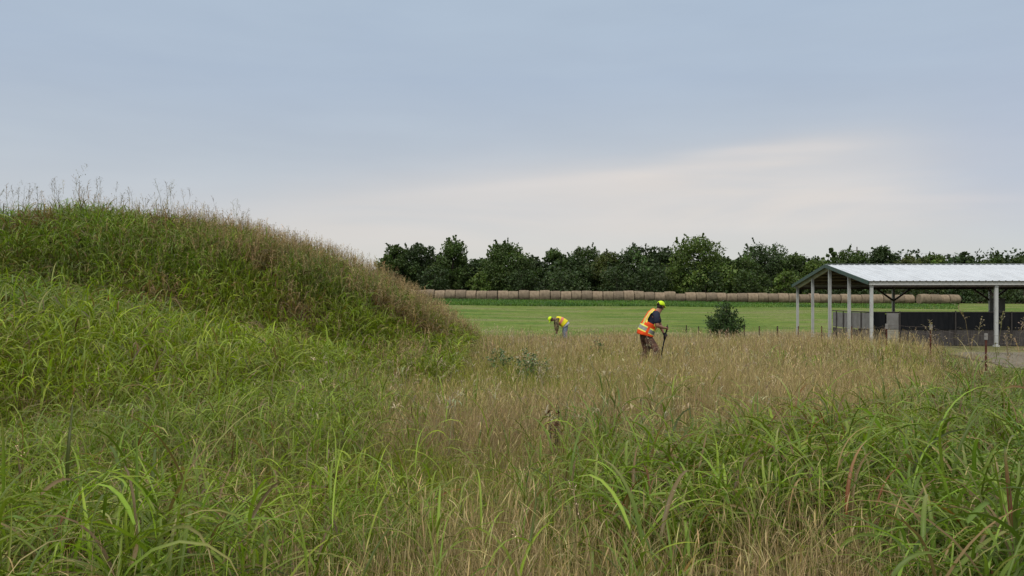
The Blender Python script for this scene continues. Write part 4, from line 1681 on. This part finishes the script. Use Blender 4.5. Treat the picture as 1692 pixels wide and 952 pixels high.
def vest(name, rings, parent, mats, band, stripe=True, arm=(.50, .90), gap=6, trim=True):
    """rings: list of (centre, lateral vec, front vec, half width, half depth). Front at angle 0."""
    n = 60
    vs, fs, mi = [], [], []
    m = len(rings)
    for i, (c, lat, fr, a_, b_) in enumerate(rings):
        for k in range(n):
            t_ = 2 * math.pi * k / n
            ca, sa = math.cos(t_), math.sin(t_)
            sq = lambda q: math.copysign(abs(q) ** .82, q)
            wv = 1 + .018 * math.sin(5 * t_ + i * .9) + .012 * math.sin(11 * t_ + i * 1.7)
            vs.append(c + fr * sq(ca) * b_ * wv + lat * sq(sa) * a_ * wv)
    for i in range(m - 1):
        f = (i + .5) / (m - 1)
        for k in range(n):
            t_ = (k + .5) / n * 360
            side = min(abs(t_ - 90), abs(t_ - 270))
            if arm[0] < f < arm[1] and side < 30 * math.sin(math.pi * min(1, (f - arm[0]) / (arm[1] - arm[0]) * .75 + .25)) ** .5:
                continue
            fs.append((i * n + k, i * n + (k + 1) % n, (i + 1) * n + (k + 1) % n, (i + 1) * n + k))
            mt = 0
            if band[0] <= i < band[1] and side > gap:
                mt = 2 if band[0] < i < band[1] - 1 else 1
            elif stripe and i >= band[1]:
                tb = min(abs(t_ - 219), abs(t_ - 141), abs(t_ - 39), abs(t_ - 321))
                if tb < 4:
                    mt = 2
                elif tb < 9:
                    mt = 1
            if i == 0 or (trim and arm[0] - .06 < f < arm[1] and 26 < side < 34):
                mt = mt if mt else (1 if i else 0)
            mi.append(mt)
    mb = MB()
    mb.add(vs, fs, mi)
    me = mb.mesh(name, True)
    for q in mats:
        me.materials.append(q)
    o = link(name, me, parent)
    s = o.modifiers.new('thick', 'SOLIDIFY')
    s.thickness = .008
    s.offset = 1
    return o


def rings_along(pts, lats, dims, n):
    """resample centre line, lateral directions and half sizes"""
    out = []
    for i in range(n):
        f = i / (n - 1) * (len(pts) - 1)
        j = min(int(f), len(pts) - 2)
        g = f - j
        g2 = g * g * (3 - 2 * g) * .5 + g * .5
        c = V3(pts[j]).lerp(V3(pts[j + 1]), g)
        la = V3(lats[j]).lerp(V3(lats[j + 1]), g).normalized()
        t_ = (V3(pts[min(j + 1, len(pts) - 1)]) - V3(pts[j])).normalized()
        t2 = (V3(pts[min(j + 2, len(pts) - 1)]) - V3(pts[min(j + 1, len(pts) - 2)])).normalized()
        t_ = t_.lerp(t2, g).normalized()
        fr = t_.cross(la).normalized()
        a_ = dims[j][0] * (1 - g2) + dims[j + 1][0] * g2
        b_ = dims[j][1] * (1 - g2) + dims[j + 1][1] * g2
        out.append((c, la, fr, a_, b_))
    return out


def sub(nodes, edges, keep, grow, over=None):
    n = {}
    for k in keep:
        p, r = nodes[k]
        g = grow.get(k, grow['*'])
        n[k] = (p, tuple(q + g for q in r) if isinstance(r, tuple) else r + g)
    if over:
        n.update(over)
    e = [(a, b_) for a, b_ in edges if a in n and b_ in n]
    return n, e


def boots(J, parent):
    for s in ('l', 'r'):
        an, to = V3(J['ankle_' + s]), V3(J['toe_' + s])
        d = (to - an)
        d.z = 0
        d.normalize()
        mb = MB()
        heel = an - d * .06
        heel.z = .045
        toe = V3((to.x, to.y, .04)) + d * .05
        mb.tube([an + V3((0, 0, .16)), an + V3((0, 0, .02)), V3((an.x, an.y, .075))], [.060, .056, .058], 12)
        mb.tube([heel, heel.lerp(toe, .35), heel.lerp(toe, .75), toe], [.042, .055, .050, .030], 12)
        mb.build('boot', m_boot, parent, True)


# near worker: orange vest, leaning forward to the right with a tool
PX, PY = 3.36, 20.0
pz = float(T(PX, PY)) - .02
w1 = empty('person', (PX, PY, pz))
tag(w1, 'person in orange safety vest, navy shirt and neon cap bending over a black tool', 'person')
w1.scale = (1.02, 1.02, 1.02)
J = dict(pelvis=(-.02, 0, .90), waist=(.05, .01, 1.05), chest=(.15, .02, 1.22), collar=(.245, .03, 1.405), neck=(.315, .045, 1.465),
         skull=(.375, .07, 1.555), crown=(.395, .075, 1.60), face=(.78, .62, -.10), up=(.16, .08, 1.0),
         shoulder_r=(.225, -.185, 1.37), shoulder_l=(.29, .22, 1.375), elbow_r=(.235, -.27, 1.10), elbow_l=(.40, .24, 1.10),
         wrist_r=(.43, -.13, 1.05), hand_r=(.505, -.07, 1.045), curl_r=(.2, .9, -.1), wrist_l=(.440, .06, .925), hand_l=(.465, .01, .875), curl_l=(.3, -.9, 0),
         hip_r=(-.01, -.10, .85), hip_l=(-.03, .11, .85), knee_r=(.24, -.15, .50), knee_l=(.06, .17, .48), ankle_r=(.24, -.16, .10), ankle_l=(-.14, .17, .11),
         toe_r=(.36, -.13, .045), toe_l=(-.02, .16, .045))
nd_, ed_ = body_nodes(J)
b1_ = skin('body', nd_, ed_, m_skin, w1)
head_bits(J, w1, b1_)
cap(J, w1, m_neon)
blt = {'belt': (tuple(V3(J['pelvis']).lerp(V3(J['waist']), .45)), (.165, .135))}
n_, e_ = sub(nd_, ed_ + [('pelvis', 'belt')], ['pelvis', 'hip_l', 'hip_r', 'knee_l', 'knee_r', 'calf_l', 'calf_r', 'ankle_l', 'ankle_r'],
             {'*': .042, 'pelvis': .024, 'hip_l': .034, 'hip_r': .034, 'calf_l': .032, 'calf_r': .032, 'ankle_l': .035, 'ankle_r': .035}, blt)
skin('trousers', n_, e_, m_brown, w1)
sl = {}
for s in ('l', 'r'):
    a_, b_ = V3(J['shoulder_' + s]), V3(J['elbow_' + s])
    sl['sleeve_' + s] = (tuple(a_.lerp(b_, .45)), .083)
    sl['cuff_' + s] = (tuple(a_.lerp(b_, .86)), .079)
n_, e_ = sub(nd_, ed_, ['pelvis', 'waist', 'chest', 'collar', 'shoulder_l', 'shoulder_r'], {'*': .014, 'pelvis': .012, 'chest': .026, 'collar': .022, 'shoulder_l': .024, 'shoulder_r': .024}, sl)
e_ += [('shoulder_l', 'sleeve_l'), ('shoulder_r', 'sleeve_r'), ('sleeve_l', 'cuff_l'), ('sleeve_r', 'cuff_r')]
skin('shirt', n_, e_, m_navy, w1)
lat = (.06, 1.0, .02)
lat2 = (.16, .98, .02)
rg = rings_along([(-.022, 0, .865), (.0, 0, .96), (.06, .01, 1.07), (.135, .02, 1.21), (.205, .03, 1.355), (.252, .035, 1.435), (.278, .04, 1.462)],
                 [lat, lat, lat, lat2, lat2, lat2, lat2],
                 [(.228, .198), (.222, .202), (.215, .195), (.220, .185), (.205, .162), (.130, .118), (.085, .088)], 25)
vest('vest', rg, w1, [m_orange, m_lime, m_silver], (3, 8), arm=(.46, .90))
boots(J, w1)
# glove on the lower hand
gl, ge = {}, []
keep = ['wrist_l', 'palm_l'] + ['f%d%dl' % (q, k) for q in range(4) for k in range(3)] + ['t0l', 't1l', 't2l']
n_, e_ = sub(nd_, ed_, keep, {'*': .006, 'wrist_l': .012, 'palm_l': .012})
skin('glove', n_, e_, m_blackc, w1, root='palm_l')
# the tool (held: a thing of its own)
tl = empty('digging_tool', (PX, PY, pz))
tag(tl, 'slim black handled digging tool held upright by the orange vested worker', 'hand tool')
tl.scale = w1.scale
mb = MB()
mb.tube([(.515, -.045, 1.075), (.505, -.035, 1.00), (.475, -.01, .84), (.42, -.02, .60), (.375, -.03, .36)], [.018, .017, .020, .019, .017], 10)
mb.build('shaft', m_tool, tl, True)
mb = MB()
mb.tube([(.478, -.012, .90), (.470, -.012, .84), (.455, -.014, .76)], [.034, .040, .026], 12)
mb.build('collar', m_tool, tl, True)
mb = MB()
mb.tube([(.375, -.03, .37), (.35, -.035, .24), (.33, -.04, .10), (.315, -.04, .01)], [.020, .050, .052, .006], 12)
for i in range(len(mb.v)):
    vx = mb.v[i]
    mb.v[i] = (vx[0] * 1.0, -.035 + (vx[1] + .035) * 1.6, vx[2])
mb.build('blade', m_steelt, tl, True)
mb = MB()
mb.tube([(.515, -.10, 1.075), (.517, -.045, 1.085), (.515, .01, 1.075)], [.014, .016, .014], 8)
mb.build('grip', m_tool, tl, True)

# far worker: yellow vest, bent right over to the left
QX, QY = 2.68, 40.0
qz = float(T(QX, QY)) - .02
w2 = empty('person', (QX, QY, qz))
w2.scale = (1.13, 1.13, 1.13)
tag(w2, 'smaller far person in yellow vest and jeans bent double in the grass', 'person')
J = dict(pelvis=(.02, 0, .90), waist=(-.09, 0, 1.00), chest=(-.25, -.01, 1.11), collar=(-.42, -.02, 1.17), neck=(-.52, -.03, 1.165),
         skull=(-.63, -.04, 1.14), crown=(-.675, -.045, 1.155), face=(-.55, -.1, -.83), up=(-.83, -.05, .55),
         shoulder_r=(-.42, .17, 1.14), shoulder_l=(-.40, -.20, 1.13), elbow_r=(-.42, .17, .87), elbow_l=(-.37, -.22, .86),
         wrist_r=(-.40, .08, .63), hand_r=(-.40, .06, .56), curl_r=(.3, -.9, 0), wrist_l=(-.37, -.12, .63), hand_l=(-.37, -.09, .56), curl_l=(.3, .9, 0),
         hip_r=(.01, .10, .85), hip_l=(.01, -.10, .85), knee_r=(-.06, .14, .49), knee_l=(-.02, -.13, .49), ankle_r=(-.02, .16, .10), ankle_l=(.08, -.14, .10),
         toe_r=(-.17, .16, .045), toe_l=(-.08, -.14, .045))
nd_, ed_ = body_nodes(J)
b2_ = skin('body', nd_, ed_, m_skin_d, w2)
head_bits(J, w2, b2_)
cap(J, w2, m_neon, False)
blt = {'belt': (tuple(V3(J['pelvis']).lerp(V3(J['waist']), .4)), (.165, .135))}
n_, e_ = sub(nd_, ed_ + [('pelvis', 'belt')], ['pelvis', 'hip_l', 'hip_r', 'knee_l', 'knee_r', 'calf_l', 'calf_r', 'ankle_l', 'ankle_r'],
             {'*': .030, 'pelvis': .020, 'hip_l': .030, 'hip_r': .030, 'ankle_l': .034, 'ankle_r': .034}, blt)
skin('jeans', n_, e_, m_jean, w2)
n_, e_ = sub(nd_, ed_, ['pelvis', 'waist', 'chest', 'collar', 'shoulder_l', 'shoulder_r', 'elbow_l', 'elbow_r', 'fore_l', 'fore_r', 'wrist_l', 'wrist_r'],
             {'*': .034, 'pelvis': .042, 'waist': .036, 'chest': .02, 'wrist_l': .02, 'wrist_r': .02})
o = skin('shirt', n_, e_, m_camo, w2)
lat = (0, -1.0, 0)
rg = rings_along([(.035, 0, .86), (-.035, 0, .95), (-.07, 0, .985)], [lat] * 3, [(.212, .190), (.205, .182), (.195, .17)], 6)
vest('shirt_tail', rg, w2, [m_greysh, m_greysh, m_greysh], (99, 100), stripe=False, arm=(2, 3))
rg = rings_along([(-.015, 0, .935), (-.10, 0, 1.01), (-.20, 0, 1.08), (-.29, -.01, 1.125), (-.37, -.02, 1.155), (-.42, -.02, 1.17)], [lat] * 6,
                 [(.222, .198), (.215, .190), (.215, .178), (.205, .160), (.165, .13), (.105, .10)], 21)
vest('vest', rg, w2, [m_yel, m_ortape, m_ortape], (6, 10), stripe=False, arm=(.62, .95), gap=-1, trim=False)
boots(J, w2)
